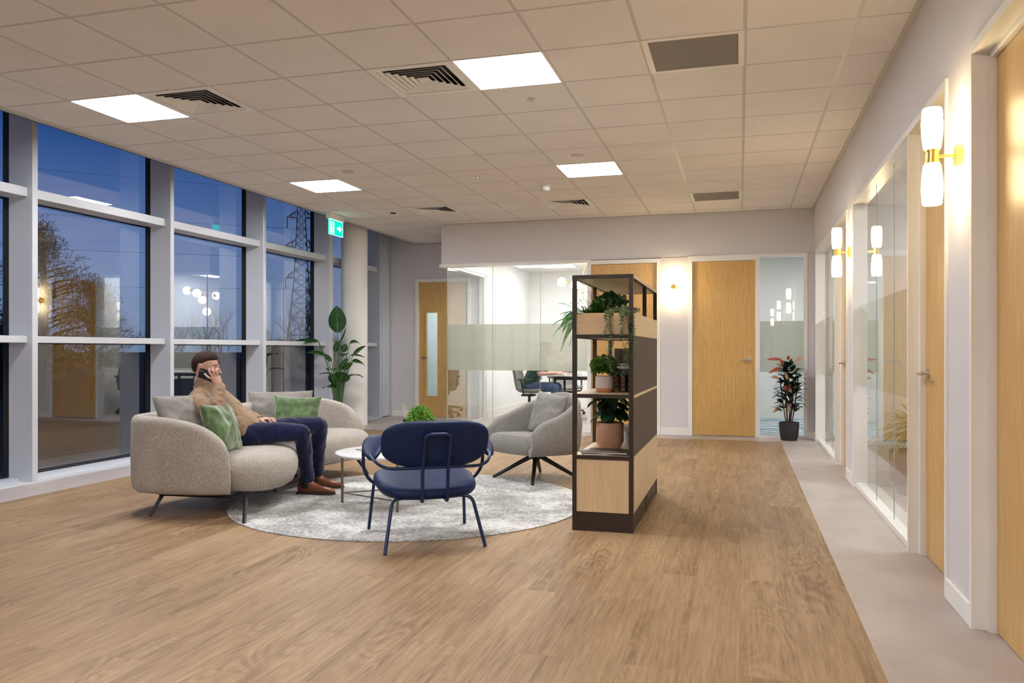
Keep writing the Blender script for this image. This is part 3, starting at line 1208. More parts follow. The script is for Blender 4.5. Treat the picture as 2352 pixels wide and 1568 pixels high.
# ------------------------------------------------------------------ cushions
def cushion(name, w, h, t, mat, label, cat, loc, xaxis, yaxis, seed=0, wr=.012, group=None, pinch=.10):
    """pillow in its own plane: x right, y up, z towards the viewer"""
    N = 26
    rnd = random.Random(seed)
    off = Vector((rnd.random() * 9, rnd.random() * 9, rnd.random() * 9))

    def pt(u, v, sd):
        # pinched sides so the corners stick out
        x = u * w / 2 * (1 - pinch * (1 - v * v) ** 1.0 * abs(u) ** 3 * .7)
        y = v * h / 2 * (1 - pinch * (1 - u * u) ** 1.0 * abs(v) ** 3 * .7)
        k = max(0, (1 - abs(u) ** 2.6) * (1 - abs(v) ** 2.6)) ** .55
        z = sd * t / 2 * k
        q = Vector((u * 1.9, v * 1.9, sd * .7)) + off
        wv = noise.noise(q) * 1.0 + .6 * noise.noise(q * 2.3 + Vector((3, 1, 5)))
        # creases that run in from the corners
        rad = math.sin((math.atan2(v, u)) * 9 + 4 * noise.noise(q * .8)) * (max(abs(u), abs(v)) ** 2) * .8
        z += sd * (wv + rad * .5) * wr * min(1, k * 1.8)
        return Vector((x, y, z))
    m = MB()
    A = [[pt(-1 + 2 * j / N, -1 + 2 * i / N, 1) for j in range(N + 1)] for i in range(N + 1)]
    B = [[pt(-1 + 2 * j / N, -1 + 2 * i / N, -1) for j in range(N + 1)] for i in range(N + 1)]
    m.grid(A); m.grid([list(reversed(r)) for r in B])
    bmesh.ops.remove_doubles(m.b, verts=list(m.b.verts), dist=.0005)
    mx = frame_mtx((0, 0, 0), xaxis, yaxis)
    m.xf(mx)
    o = m.build(name, mat, None, angle=180, loc=loc, subsurf=1)
    tag(o, label, cat, group)
    return o


cushion('cushion', .52, .46, .20, M['cush'], 'large grey sofa cushion behind the seated man at the left end', 'cushion', (-3.84, 4.98, .620), (.30, .95, .0), (-.40, .12, .88), 3, .018, 'grey sofa cushions')
cushion('cushion', .58, .40, .16, M['cush'], 'large grey sofa cushion leaning on the right half of the back, behind green', 'cushion', (-3.91, 6.28, .602), (.80, .60, .0), (-.20, .27, .93), 11, .018, 'grey sofa cushions')
cushion('cushion', .38, .39, .16, M['velvet'], 'green velvet cushion beside the man, at the near sofa arm', 'cushion', (-3.555, 4.935, .590), (-.12, 1.0, 0), (-.30, -.08, .93), 5, .016, 'green velvet cushions', .16)
cushion('cushion', .42, .38, .14, M['velvet'], 'green velvet cushion on the right side behind the man\'s knees', 'cushion', (-3.69, 6.17, .575), (.87, .47, -.04), (-.16, .24, .90), 8, .016, 'green velvet cushions', .16)

# ------------------------------------------------------------------ coffee table
T0 = Vector((-2.53, 5.485, 0))
tb = thing('coffee_table', 'small round white marble-topped coffee table with thin taupe legs', 'table', (T0.x, T0.y, .007))
zt = .385
m = MB()
prof = [(.001, zt - .016), (.355, zt - .016), (.372, zt - .010), (.376, zt), (.372, zt + .006), (.365, zt + .008), (.001, zt + .008)]
m.lathe(prof, 64)
m.build('tabletop', M['marble'], tb)
lg = [Vector((-2.865, 5.43, 0)) - T0, Vector((-2.322, 5.217, 0)) - T0, Vector((-2.41, 5.80, 0)) - T0]
for p in lg:
    MB().tube([(p.x, p.y, .0), (p.x, p.y, zt - .016)], .0095, 12).build('leg', M['taupe'], tb)
m = MB()
for a, b in ((0, 1), (1, 2), (2, 0)):
    m.tube([(lg[a].x, lg[a].y, .075), (lg[b].x, lg[b].y, .075)], .005, 8)
m.build('stretcher', M['taupe'], tb)
ztop = .007 + zt + .008

# reed diffuser, magazine on the table
t = thing('reed_diffuser', 'small dark glass bottle with pale reed sticks on the coffee table', 'diffuser', (-2.475, 5.735, ztop))
m = MB(); m.lathe([(.001, 0), (.030, 0), (.032, .01), (.032, .190), (.026, .203), (.020, .207), (.001, .207)], 24)
M['dkg'] = simple('smoked green glass', (.04, .07, .05), .15)
m.build('bottle', M['dkg'], t)
m = MB(); m.lathe([(.001, .205), (.030, .205), (.031, .210), (.031, .217), (.001, .217)], 20)
m.build('collar', M['blackp'], t)
M['reed'] = simple('pale reed', (.72, .62, .48), .8)
for k, (dx, dy) in enumerate(((-.045, 0), (-.030, .012), (-.015, -.008), (-.008, .014))):
    MB().tube([(0, 0, .14), (dx * 1.0 + .004, dy, .335 - .004 * k)], .0019, 6).build('reed_stick', M['reed'], t)


def book(name, w, d, h, label, loc, rotz, mat_cover, group=None, title=None):
    t = thing(name, label, 'magazine', loc, rotz, group)
    m = MB(); m.box(-w / 2, w / 2, -d / 2, d / 2, 0, .0012); m.box(-w / 2, w / 2, -d / 2, d / 2, h - .0012, h); m.box(-w / 2, -w / 2 + .0015, -d / 2, d / 2, 0, h)
    m.build('cover', mat_cover, t, smooth=False)
    m = MB(); m.box(-w / 2 + .0016, w / 2 - .002, -d / 2 + .002, d / 2 - .002, .0012, h - .0012)
    m.build('pages', M['white'], t, smooth=False)
    if title:
        m = MB()
        for k, (x0, x1, y0, y1) in enumerate(title):
            m.box(x0, x1, y0, y1, h, h + .0005)
        m.build('cover_print', M['paper'], t, smooth=False)
    return t


M['paper'] = simple('pale printed lettering', (.55, .50, .44), .6)
M['mag'] = simple('dark printed cover', (.035, .035, .042), .35, var=.4, scale=30)
M['magg'] = simple('grey blue printed cover', (.22, .24, .28), .35, var=.35, scale=22)
book('magazine', .19, .26, .006, 'grey magazine lying on the coffee table by the blue armrest', (-2.615, 5.49, ztop), 1.05, M['magg'], 'magazines on tables')

# ------------------------------------------------------------------ blue lounge chair (faces away from the camera)
BO = Vector((-1.84, 4.56, 0))
ang = math.atan2(-.533, .846)      # local +Y = forward
# local x right (.846,.533), y forward (-.533,.846)
bc = thing('lounge_chair', 'navy blue tubular lounge chair seen from behind on the rug edge', 'armchair', (BO.x, BO.y, .0), math.atan2(.533, .846))


def superpad(m, w, h, t, n_exp=3.0, N=44, wy=None, puff=1.0, rings=7):
    """rounded slab in XZ plane (x: width, z: height), thickness along y; outline a superellipse"""
    def outline(k):
        a = 2 * PI * k / N
        c_, s_ = math.cos(a), math.sin(a)
        return (math.copysign(abs(c_) ** (2 / n_exp), c_) * w / 2, math.copysign(abs(s_) ** (2 / n_exp), s_) * h / 2)
    rows = []
    prof = [(.0, -.5), (.5, -.5), (.80, -.49), (.93, -.42), (.985, -.27), (1.0, 0), (.985, .27), (.93, .42), (.80, .5), (.5, .5 + .05 * puff), (.0, .5 + .06 * puff)]
    for s_, y in prof:
        s_ = max(s_, .002)
        rows.append([(outline(k)[0] * (s_ if s_ > .9 else s_) , y * t, outline(k)[1] * s_) for k in range(N)])
    m.grid(rows, cu=True, cap=True)
    return m


# seat pad
def curved_seat():
    m = MB()
    N = 48
    rows = []
    for s_, z in ((.002, -.5), (.6, -.5), (.86, -.46), (.95, -.34), (.995, -.12), (1.0, .08), (.985, .28), (.94, .42), (.85, .5), (.55, .54), (.002, .56)):
        row = []
        for k in range(N):
            a = 2 * PI * k / N
            c_, q_ = math.cos(a), math.sin(a)
            x = math.copysign(abs(c_) ** (2 / 3.4), c_) * s_
            y = math.copysign(abs(q_) ** (2 / 3.0), q_) * s_
            w = .305 + .015 * y
            row.append((x * w, y * .27, z * .085 - .012 * (1 - x * x) * (1 if z > 0 else 0)))
        rows.append(row)
    m.grid(rows, cu=True, cap=True)
    return m


m = curved_seat()
m.xf(Matrix.Translation((0, .03, .345)) @ Matrix.Rotation(R(8), 4, 'X'))
m.build('seat', M['navy'], bc, angle=80)
# back pad: bent round the sitter
m = superpad(MB(), .645, .288, .050, 3.0, 64)
for v in m.b.verts:
    v.co.y += 1.05 * v.co.x ** 2 * .42
m.xf(Matrix.Translation((.022, -.232, .600)) @ Matrix.Rotation(R(15), 4, 'X'))
m.build('backrest', M['navy'], bc, angle=80)
# armrest pads
for s in (-1, 1):
    m = MB()
    rows = []
    for q, z in ((.002, -.5), (.7, -.5), (.94, -.35), (1, 0), (.94, .35), (.7, .5), (.002, .55)):
        row = []
        for k in range(28):
            a = 2 * PI * k / 28
            y = math.sin(a) * .135
            wd = .066 + .020 * (math.sin(a))
            row.append((math.cos(a) * wd * q, y * q, z * .030))
        rows.append(row)
    m.grid(rows, cu=True, cap=True)
    m.xf(Matrix.Translation((s * .345 + .028, .05, .560)) @ Matrix.Rotation(s * R(14), 4, 'Y') @ Matrix.Rotation(s * R(14), 4, 'Z') @ Matrix.Rotation(R(24), 4, 'X'))
    m.build('armrest', M['navy'], bc, angle=80)
tr = .0105
# arm / back rail: one bent tube from armrest round the back
m = MB()
rail = rowpath([(-.335, .07, .535), (-.350, -.12, .525), (-.290, -.255, .470), (.310, -.255, .470), (.378, -.12, .525), (.372, .07, .535)], .13, 8)
m.tube(rail, tr * .9, 10)
m.build('arm_rail', M['navym'], bc)
# back hoop: from under the seat up the back
m = MB()
hoop = rowpath([(-.062, -.15, .290), (-.068, -.262, .268), (-.068, -.262, .45), (-.058, -.300, .665), (.092, -.300, .665), (.082, -.262, .45), (.078, -.262, .268), (.072, -.15, .290)], .035, 6)
m.tube(hoop, tr, 10)
m.build('back_hoop', M['navym'], bc)
foot = {('l', 0): (-.295, -.335), ('l', 1): (-.31, .30), ('r', 0): (.295, -.31), ('r', 1): (.315, .32)}
def w2l(x, y):
    d = Vector((x, y, 0)) - BO
    return (d.x * .846 + d.y * .533, -d.x * .533 + d.y * .846)


fRL, fRR, fFL, fFR = w2l(-1.912, 4.125), w2l(-1.428, 4.458), w2l(-2.274, 4.664), w2l(-1.746, 5.0)
for (fx, fy), sx in ((fRL, -1), (fRR, 1)):
    m = MB()
    m.tube(rowpath([(sx * .10, -.15, .285), (sx * .235, -.215, .290), (fx, fy, .003)], .05, 6), tr, 10)
    m.build('leg', M['navym'], bc)
for (fx, fy), sx in ((fFL, -1), (fFR, 1)):
    m = MB()
    m.tube(rowpath([(sx * .10, .12, .345), (sx * .285, .235, .345), (fx, fy, .012)], .03, 6), tr, 10)
    m.build('leg', M['navym'], bc)
    m = MB()
    m.tube(rowpath([(sx * .20, .06, .330), (sx * .315, .085, .335), (sx * .372, .07, .42), (sx * .372, .06, .548)], .05, 6), tr, 10)
    m.build('arm_support', M['navym'], bc)

# ------------------------------------------------------------------ swivel armchair
AO = Vector((-1.748, 6.935, 0))
face = Vector((-.574, -.819, 0))
ac = thing('swivel_armchair', 'rounded grey tweed armchair on a black four-legged swivel base', 'armchair', AO, math.atan2(face.y, face.x) - PI / 2)
# local +Y = facing direction, +X = sitter's right... (x right of the facing direction)
def ac_w2l(x, y):
    d = Vector((x, y, 0)) - AO
    rx = Vector((face.y, -face.x, 0))
    return (d.dot(rx), d.dot(face))


for w in ((-2.119, 6.872), (-1.685, 6.564), (-1.80, 7.30), (-1.377, 6.998)):
    x, y = ac_w2l(*w)
    m = MB()
    n_ = Vector((x, y, 0)).normalized()
    m.tube([(n_.x * .02, n_.y * .02, .215), (x, y, .018)], [.022, .015], 10)
    m.ball((x, y, .016), .0155, 10, 6)
    m.build('leg', M['stand'], ac)
MB().tube([(0, 0, .17), (0, 0, .26)], .035, 16).build('swivel_post', M['stand'], ac)
# shell: U-shaped wall around the seat, arms drop to the front
m = MB()
pa = crom([(-.345, .33, 0), (-.375, .15, 0), (-.375, -.08, 0), (-.30, -.28, 0), (-.15, -.375, 0), (0, -.40, 0), (.15, -.375, 0), (.30, -.28, 0), (.375, -.08, 0), (.375, .15, 0), (.345, .33, 0)], 6)
Lp = [0]
for a, b in zip(pa[:-1], pa[1:]):
    Lp.append(Lp[-1] + (b - a).length)
rows = []
for i, p in enumerate(pa):
    a, b = pa[max(i - 1, 0)], pa[min(i + 1, len(pa) - 1)]
    td = (b - a).normalized()
    nr = Vector((-td.y, td.x, 0))
    if nr.dot(-p) < 0:
        nr = -nr
    s_ = min(Lp[i], Lp[-1] - Lp[i])
    u = min(1, s_ / (Lp[-1] / 2))
    h = .43 + .10 * min(1, (s_ / .13)) ** .7 + .235 * (u * u * (3 - 2 * u))
    th = .075 * min(1, .4 + s_ / .05 * .6)
    r_ = th / 2
    zb = .225 + .02 * (1 - u)
    inw = .055
    ring = []
    for (d, z) in ((inw + r_, zb), (inw * .7, zb + .01), (inw * .3, zb + .06), (.0, zb + .5 * (h - zb)), (.015, h - r_), (.015 + r_ * .4, h - r_ * .25), (.015 + r_, h), (.015 + r_ * 1.6, h - r_ * .25), (.015 + th, h - r_), (th, zb + .5 * (h - zb)), (inw + th, zb + .06)):
        ring.append(p + nr * d + Vector((0, 0, z)))
    rows.append(ring)
m.grid(rows, cu=True, cap=True)
m.build('shell', M['chairf'], ac, angle=70)
# seat cushion
m = MB()
N = 44
rows = []
for s_, z in ((.002, .232), (.7, .232), (.9, .240), (.97, .27), (1.0, .32), (.985, .365), (.93, .392), (.8, .405), (.4, .41), (.002, .412)):
    row = []
    for k in range(N):
        a = 2 * PI * k / N
        c_, q_ = math.cos(a), math.sin(a)
        x = math.copysign(abs(c_) ** (2 / 3.2), c_) * s_ * .325
        y = math.copysign(abs(q_) ** (2 / 3.2), q_) * s_ * .345
        row.append((x * (1 + .05 * (y > 0)), y + .03, z + .018 * (y / .35)))
    rows.append(row)
m.grid(rows, cu=True, cap=True)
m.build('seat', M['chairf'], ac, angle=70)
m = MB()
pts = [(-.30 + .6 * k / 20, .03 + .345 * .93 * (1 - abs(-1 + 2 * k / 20) ** 3.2 * .12), .412) for k in range(21)]
m.tube(pts, .0022, 5)
m.build('seam', M['chairf'], ac)
m = MB(); m.box(-.008, .008, -.002, .002, 0, .030)
m.build('brand_tab', M['blackp'], ac, loc=(-.13, -.41, .30), smooth=False)
cushion('cushion', .42, .40, .14, M['cush'], 'square grey cushion standing in the swivel armchair', 'cushion', AO + Vector((.085, .10, .575)), (.80, -.58, -.08), (.20, .20, .95), 21, .012)

# ------------------------------------------------------------------ shelving unit
S0 = Vector((-1.03, 5.035, 0))
wS, dS, hS = .388, 1.50, 1.627
sh = thing('shelving_unit', 'tall dark framed shelving unit with pale oak boards and taupe side panels', 'shelf', S0)
m = MB()
p_ = .027
for y in (0, dS / 2 - p_ / 2, dS - p_):
    for x in (0, wS - p_):
        m.box(x, x + p_, y, y + p_, 0, hS)
for z in (.455, .845, 1.225, hS - .024):
    for y in (0, dS - p_):
        m.box(p_, wS - p_, y, y + p_, z, z + .024)
    for x in (0, wS - p_):
        if x == 0 or z > 1.5:
            m.box(x, x + p_, p_, dS - p_, z, z + .024)
m.build('frame', M['bronze'], sh, smooth=False)
m = MB(); m.box(.004, wS - .004, .004, dS - .004, 0, .118)
m.box(.006, .016, -.001, .004, 0, .118)
m.build('plinth', M['bronze'], sh, smooth=False)
for z, nm in ((.463, 'shelf_board'), (.853, 'shelf_board'), (hS - .022, 'top_board')):
    MB().box(p_ * .5, wS - p_ * .4, p_ * .6, dS - p_ * .6, z, z + .018).build(nm, M['oaky'], sh, smooth=False)
MB().box(p_ * .5, wS - p_ * .4, p_ * .6, dS - p_ * .6, 1.232, 1.244).build('shelf_board', M['oaky'], sh, smooth=False)
# cupboard body at the bottom, planter tray near the top
m = MB(); m.box(p_, wS - p_, .006, .02, .121, .454)
m.build('end_panel', M['oak'], sh, smooth=False)
m = MB(); m.box(p_, wS - p_, dS - .02, dS - .006, .121, .454); m.box(.004, .016, p_, dS - p_, .121, .454)
m.build('end_panel', M['oak'], sh, smooth=False)
half = dS / 2
for k in range(2):
    y0 = (p_ if k == 0 else half + .002)
    y1 = (half - .002 if k == 0 else dS - .004)
    MB().box(wS - .010, wS + .002, y0, y1, .121, .475).build('side_panel', M['oak'], sh, smooth=False)
    MB().box(wS - .010, wS + .002, y0, y1, 1.240, 1.385).build('side_panel', M['oak'], sh, smooth=False)
    MB().box(wS - .010, wS + .001, y0, y1, .478, .846).build('acoustic_panel', M['mesh'], sh, smooth=False)
    MB().box(wS - .010, wS + .001, y0, y1, .866, 1.238).build('acoustic_panel', M['mesh'], sh, smooth=False)
    MB().box(wS - .010, wS + .003, y0, y1, .847, .865).build('edge_strip', M['oaky'], sh, smooth=False)
    MB().box(wS - .010, wS + .001, y0, y1, 1.605, hS - .001).build('edge_strip', M['oaky'], sh, smooth=False)
m = MB()
m.box(p_, wS - p_, .008, .022, 1.246, 1.385); m.box(p_, wS - p_, dS - .022, dS - .008, 1.246, 1.385)
m.box(.008, .020, .022, dS - .022, 1.246, 1.385); m.box(p_, wS - p_, half - .006, half + .006, 1.246, 1.375)
m.build('planter_tray', M['oakx'], sh, smooth=False)
m = MB(); m.box(.022, wS - .014, .024, half - .008, 1.25, 1.355); m.box(.022, wS - .014, half + .008, dS - .024, 1.25, 1.355)
m.build('soil', M['soil'], sh, smooth=False)

# things on the shelves
SH1, SH2 = .481, .871      # tops of the boards
def sp(x, y, z):
    return (S0.x + x, S0.y + y, z)


book('magazine', .30, .22, .010, 'grey-blue magazine lying bottom of the two on the low shelf', sp(.185, .135, SH1), .30, M['mag'], 'magazines on tables')
bk = book('magazine', .29, .215, .009, 'dark magazine with pale cover print, upper of two on the low shelf', sp(.215, .13, SH1 + .0105), -.10, M['mag'], 'magazines on tables',
          [(-.10 + .022 * k, -.085 + .022 * k, -.085, -.070) for k in range(9)] + [(-.10, .07, -.055, -.050), (-.10, .02, -.045, -.041)])
t = thing('ribbed_pot_plant', 'dark split-leaf plant in a ribbed peach terracotta pot on the low shelf', 'plant', sp(.185, .36, SH1))
m = MB(); m.lathe([(.001, 0), (.062, 0), (.070, .006), (.075, .018), (.076, .020), (.088, .042), (.092, .060), (.092, .178), (.089, .181), (.084, .181), (.084, .165), (.001, .165)], 160, flute=40, fl=.0022, z0=.05, z1=.17)
m.build('pot', M['terra'], t, angle=60)
MB().lathe([(.001, .166), (.083, .166), (.001, .172)], 24).build('soil', M['soil'], t)
POT1 = t
t = thing('low_pot_plant', 'bushy boxwood plant in a pink and orange ribbed pot on the middle shelf', 'plant', sp(.165, .25, SH2))
m = MB(); m.lathe([(.001, 0), (.046, 0), (.052, .004), (.0565, .024), (.0565, .026), (.001, .026)], 40)
m.build('saucer', M['terrao'], t)
m = MB(); m.lathe([(.001, .026), (.0565, .026), (.058, .028), (.058, .104), (.055, .107), (.052, .107), (.052, .095), (.001, .095)], 120, flute=26, fl=.0012, z0=.027, z1=.1)
m.build('pot', M['pinkw'], t)
POT2 = t
t = thing('wire_basket', 'black wire basket holding small logs on the middle shelf', 'basket', sp(.283, .36, SH2))
m = MB(); bw = .075
for k in range(5):
    z = .002 + k * .029
    m.tube(rowpath([(-bw, -bw, z), (bw, -bw, z), (bw, bw, z), (-bw, bw, z), (-bw, -bw, z)], .004, 2), .0022, 5)
for k in range(6):
    q = -bw + 2 * bw * k / 5
    for a in ((q, -bw), (q, bw), (-bw, q), (bw, q)):
        m.tube([(a[0], a[1], 0), (a[0], a[1], .120)], .0022, 5)
m.build('wire_cage', M['black'], t)
m = MB(); m.box(-bw - .004, bw + .004, -bw - .004, bw + .004, .112, .150, .003, 1)
m.build('rim', M['blackp'], t)
M['logend'] = simple('cut log', (.40, .20, .09), .7, var=.3, scale=40)
for k in range(9):
    MB().tube([(-.048 + .048 * (k % 3), -.066, .022 + .034 * (k // 3)), (-.048 + .048 * (k % 3), .06, .022 + .034 * (k // 3))], .0165, 10).build('log', M['logend'], t)
t = thing('black_box', 'black box behind the wire basket on the middle shelf', 'box', sp(.285, .52, SH2))
MB().box(-.07, .07, -.07, .07, 0, .125, .004, 1).build('box_body', M['blackp'], t); MB().box(-.073, .073, -.073, .073, .125, .150, .003, 1).build('lid', M['blackp'], t)
t = thing('white_box', 'white open-fronted box frame farther back on the middle shelf', 'box', sp(.245, 1.14, SH2))
m = MB(); a_ = .125
m.box(-a_, a_, .18, .19, 0, .29); m.box(-a_, -a_ + .01, -.19, .18, 0, .29); m.box(a_ - .01, a_, -.19, .18, 0, .29); m.box(-a_ + .011, a_ - .011, -.19, -.182, .01, .160)
m.build('shell', M['white'], t, smooth=False)
m = MB(); m.box(-a_ + .011, a_ - .011, -.18, .17, .165, .175)
m.build('inner_shelf', M['white'], t, smooth=False)
t = thing('pedestal_bowl', 'white pedestal bowl behind the ribbed pot on the low shelf', 'bowl', sp(.27, .66, SH1))
m = MB(); m.lathe([(.001, 0), (.040, 0), (.040, .008), (.034, .01), (.034, .09), (.045, .10), (.095, .128), (.098, .134), (.094, .136), (.05, .115), (.001, .110)], 40)
m.build('bowl_body', M['white'], t)
t = thing('pink_pot_plant', 'small green plant in a pinkish pot at the back of the low shelf', 'plant', sp(.30, .92, SH1))
m = MB(); m.lathe([(.001, 0), (.042, 0), (.052, .10), (.054, .11), (.048, .11), (.046, .10), (.001, .10)], 32)
m.build('pot', M['terra'], t)
POT3 = t

# ------------------------------------------------------------------ meeting room furniture
def office_chair(label, loc, rz, group='grey shell chairs of the meeting room'):
    t = thing('office_chair', label, 'chair', loc, rz, group)
    # seat + back: one bucket, facing +Y
    m = MB()
    rows = []
    prof = [(.24, .455, .23), (.20, .44, .245), (.05, .43, .25), (-.12, .435, .25), (-.20, .47, .245), (-.235, .55, .24), (-.26, .68, .225), (-.285, .82, .20), (-.30, .88, .17)]
    for y, z, w in prof:
        rows.append([(w * s_, y + .10 * abs(s_) ** 2.2 * (1 if z > .5 else .2), z + (.05 * abs(s_) ** 3 if z < .5 else 0)) for s_ in [-1 + 2 * k / 12 for k in range(13)]])
    m.grid(rows)
    o = m.build('bucket_seat', M['shellg'], t, angle=80, subsurf=1)
    sm = o.modifiers.new('thickness', 'SOLIDIFY'); sm.thickness = .03
    m = MB(); m.tube([(0, 0, .10), (0, 0, .42)], .025, 12); m.box(-.10, .10, -.12, .10, .385, .42, .01, 1)
    m.build('gas_lift', M['blackp'], t)
    for s_ in (-1, 1):
        m = MB(); m.tube(rowpath([(s_ * .12, 0, .405), (s_ * .29, -.02, .42), (s_ * .30, -.06, .66)], .04, 4), .014, 8); m.box(s_ * .30 - .03, s_ * .30 + .03, -.12, .14, .655, .68, .008, 1)
        m.build('armrest', M['blackp'], t)
    for k in range(5):
        a = 2 * PI * k / 5 + .3
        m = MB(); m.tube([(0, 0, .11), (.31 * math.cos(a), .31 * math.sin(a), .07)], [.022, .014], 8)
        m.build('base_leg', M['blackp'], t)
        m = MB(); p = Vector((.31 * math.cos(a), .31 * math.sin(a), .03)); q = Vector((-math.sin(a), math.cos(a), 0))
        m.tube([p - q * .022, p + q * .022], .029, 14)
        m.build('castor', M['blackp'], t)
    return t


M['shellg'] = simple('grey upholstered shell', (.27, .26, .245), .8, var=.1, scale=60)
oc = office_chair('grey office chair on which the person in green sits', (-3.36, 12.88, 0), -PI / 2)
dup(oc, (-1.72, 12.25, 0), -.2, 'grey office chair at the near side, close to the oak door')
dup(oc, (-2.98, 14.05, 0), PI + .5, 'grey office chair on the far side of the meeting table, window end')
dup(oc, (-1.8, 14.15, 0), PI, 'grey office chair on the far side of the meeting table, door end')
t = thing('meeting_table', 'white topped meeting table with thin black legs behind the glass', 'table', (-2.2, 13.2, 0))
MB().box(-.85, .72, -.42, .50, .715, .742, .006, 1).build('tabletop', M['white'], t)
for x in (-.72, .60):
    for y in (-.34, .42):
        MB().box(x - .018, x + .018, y - .018, y + .018, 0, .715).build('leg', M['blackp'], t, smooth=False)
m = MB(); m.box(-.72, .60, -.345, -.335, .66, .712); m.box(-.72, .60, .415, .425, .66, .712)
m.build('rail', M['blackp'], t, smooth=False)
t = thing('under_desk_unit', 'black unit hanging under the right end of the meeting table', 'cabinet', (-2.14, 12.98, 0))
MB().box(-.10, .10, -.10, .25, .06, .60, .01, 1).build('cabinet_body', M['blackp'], t)
m = MB(); m.box(-.085, .085, -.106, -.10, .36, .57)
m.build('drawer', M['stand'], t, smooth=False)
for x in (-.07, .07):
    for y in (-.07, .21):
        MB().tube([(x - .012, y, .031), (x + .012, y, .031)], .03, 12).build('castor', M['blackp'], t)
t = thing('laptop', 'thin grey laptop on the meeting table in front of the seated person', 'laptop', (-2.62, 12.98, .743), -PI / 2)
MB().box(-.15, .15, -.10, .11, 0, .014, .003, 1).build('keyboard_base', M['chrome'], t)
m = MB(); m.box(-.15, .15, 0, .008, 0, .20, .003, 1); m.xf(Matrix.Translation((0, .11, .012)) @ Matrix.Rotation(R(-15), 4, 'X'))
m.build('screen', M['chrome'], t)

# chandelier
ch = thing('chandelier', 'brass chandelier with opal globes above the meeting table', 'lamp', (-2.52, 13.25, 2.72))
m = MB()
m.tube([(.10, 0, 0), (.10, 0, -.02)], .05, 20)
m.tube(rowpath([(.10, 0, -.01), (.10, 0, -.10), (0, 0, -.22), (0, 0, -.74)], .10, 7), .008, 10)
m.ball((0, 0, -.74), .018, 10, 6)
m.tube([(-.32, .05, -.42), (.34, -.05, -.42)], .006, 8)
m.tube([(.05, .30, -.50), (-.05, -.30, -.50)], .006, 8)
m.ball((0, 0, -.42), .022, 10, 6); m.ball((0, 0, -.50), .022, 10, 6)
m.build('brass_stem', M['brass'], ch)
for k, (x, y, z) in enumerate(((-.38, .06, -.42), (.40, -.06, -.42), (.06, .37, -.50), (-.06, -.37, -.50), (.0, 0, -.83), (.10, .0, -.60))):
    m = MB(); m.ball((x, y, z), .078, 20, 12)
    m.build('glass_globe', M['globe'], ch)
    m = MB(); d = Vector((x, y, 0))
    if d.length > .2:
        d.normalize(); m.tube([Vector((x, y, z)) - d * .105, Vector((x, y, z)) - d * .070], [.012, .036], 14)
    else:
        m.tube([(x, y, z + .105), (x, y, z + .070)], [.012, .036], 14)
    m.build('brass_cup', M['brass'], ch)
# ================================================================== PEOPLE
def V(*a):
    return Vector(a)


def limb(m, pts, rad, ref, n=14, sub=6, closed_caps=True):
    """soft limb: pts, rad = (rx, ry) per joint; rx is measured across 'ref'"""
    P = crom(pts, sub)
    rx = lerpr([r[0] if isinstance(r, tuple) else r for r in rad], sub)
    ry = lerpr([r[1] if isinstance(r, tuple) else r for r in rad], sub)
    # round ends
    rows = []
    nP = len(P)
    ref = Vector(ref)
    def ring(c, t, a, b):
        y = t.cross(ref)
        y = y.normalized() if y.length > 1e-5 else t.orthogonal().normalized()
        x = y.cross(t).normalized()
        return [c + x * (a * math.cos(2 * PI * k / n)) + y * (b * math.sin(2 * PI * k / n)) for k in range(n)]
    for i in range(nP):
        t = (P[min(i + 1, nP - 1)] - P[max(i - 1, 0)]).normalized()
        if i == 0:
            for q in (1.0, .7, .35):
                k = math.sqrt(max(0, 1 - q * q)) + .02
                rows.append(ring(P[0] - t * min(rx[0], ry[0]) * q * .8, t, rx[0] * k, ry[0] * k))
        rows.append(ring(P[i], t, rx[i], ry[i]))
        if i == nP - 1:
            for q in (.35, .7, 1.0):
                k = math.sqrt(max(0, 1 - q * q)) + .02
                rows.append(ring(P[-1] + t * min(rx[-1], ry[-1]) * q * .8, t, rx[-1] * k, ry[-1] * k))
    m.grid(rows, cu=True, cap=True)


def ell(m, c, ax, r, n=18, k=12):
    """ellipsoid with axes ax (3 vectors) and radii r"""
    rows = []
    a0, a1, a2 = [Vector(a) for a in ax]
    for i in range(1, k):
        t = PI * i / k
        rows.append([Vector(c) + a0 * (r[0] * math.sin(t) * math.cos(2 * PI * j / n)) + a1 * (r[1] * math.sin(t) * math.sin(2 * PI * j / n)) - a2 * (r[2] * math.cos(t)) for j in range(n)])
    m.grid(rows, cu=True, cap=True)


def fuse(o, vox, sm=3):
    r = o.modifiers.new('fuse', 'REMESH')
    r.mode = 'VOXEL'
    r.voxel_size = vox
    r.use_smooth_shade = True
    if sm:
        s_ = o.modifiers.new('soften', 'SMOOTH')
        s_.factor = .5
        s_.iterations = sm


def wrinkle(o, name, scale, strength, mid=.5):
    tx = bpy.data.textures.new(name, 'CLOUDS')
    tx.noise_scale = scale
    tx.noise_depth = 2
    d = o.modifiers.new('folds', 'DISPLACE')
    d.texture = tx
    d.strength = strength
    d.mid_level = mid
    d.texture_coords = 'LOCAL'


# ---------------- seated man with a phone
PB = V(-3.60, 5.40, .43)
F = V(.962, .273, 0)        # where he faces
S = V(.273, -.962, 0)       # his right, towards the room
U = V(0, 0, 1)
def q(x, y, z):
    return V(x, y, z) - PB


m = MB()
# head
hc = q(-3.874, 5.190, 1.018)
tilt = .10
Fh = (F * math.cos(tilt) - U * math.sin(tilt)).normalized()
Uh = (U * math.cos(tilt) + F * math.sin(tilt)).normalized()
ax = (Fh, S, Uh)
def hp(f, s_, u):
    return hc + Fh * f + S * s_ + Uh * u


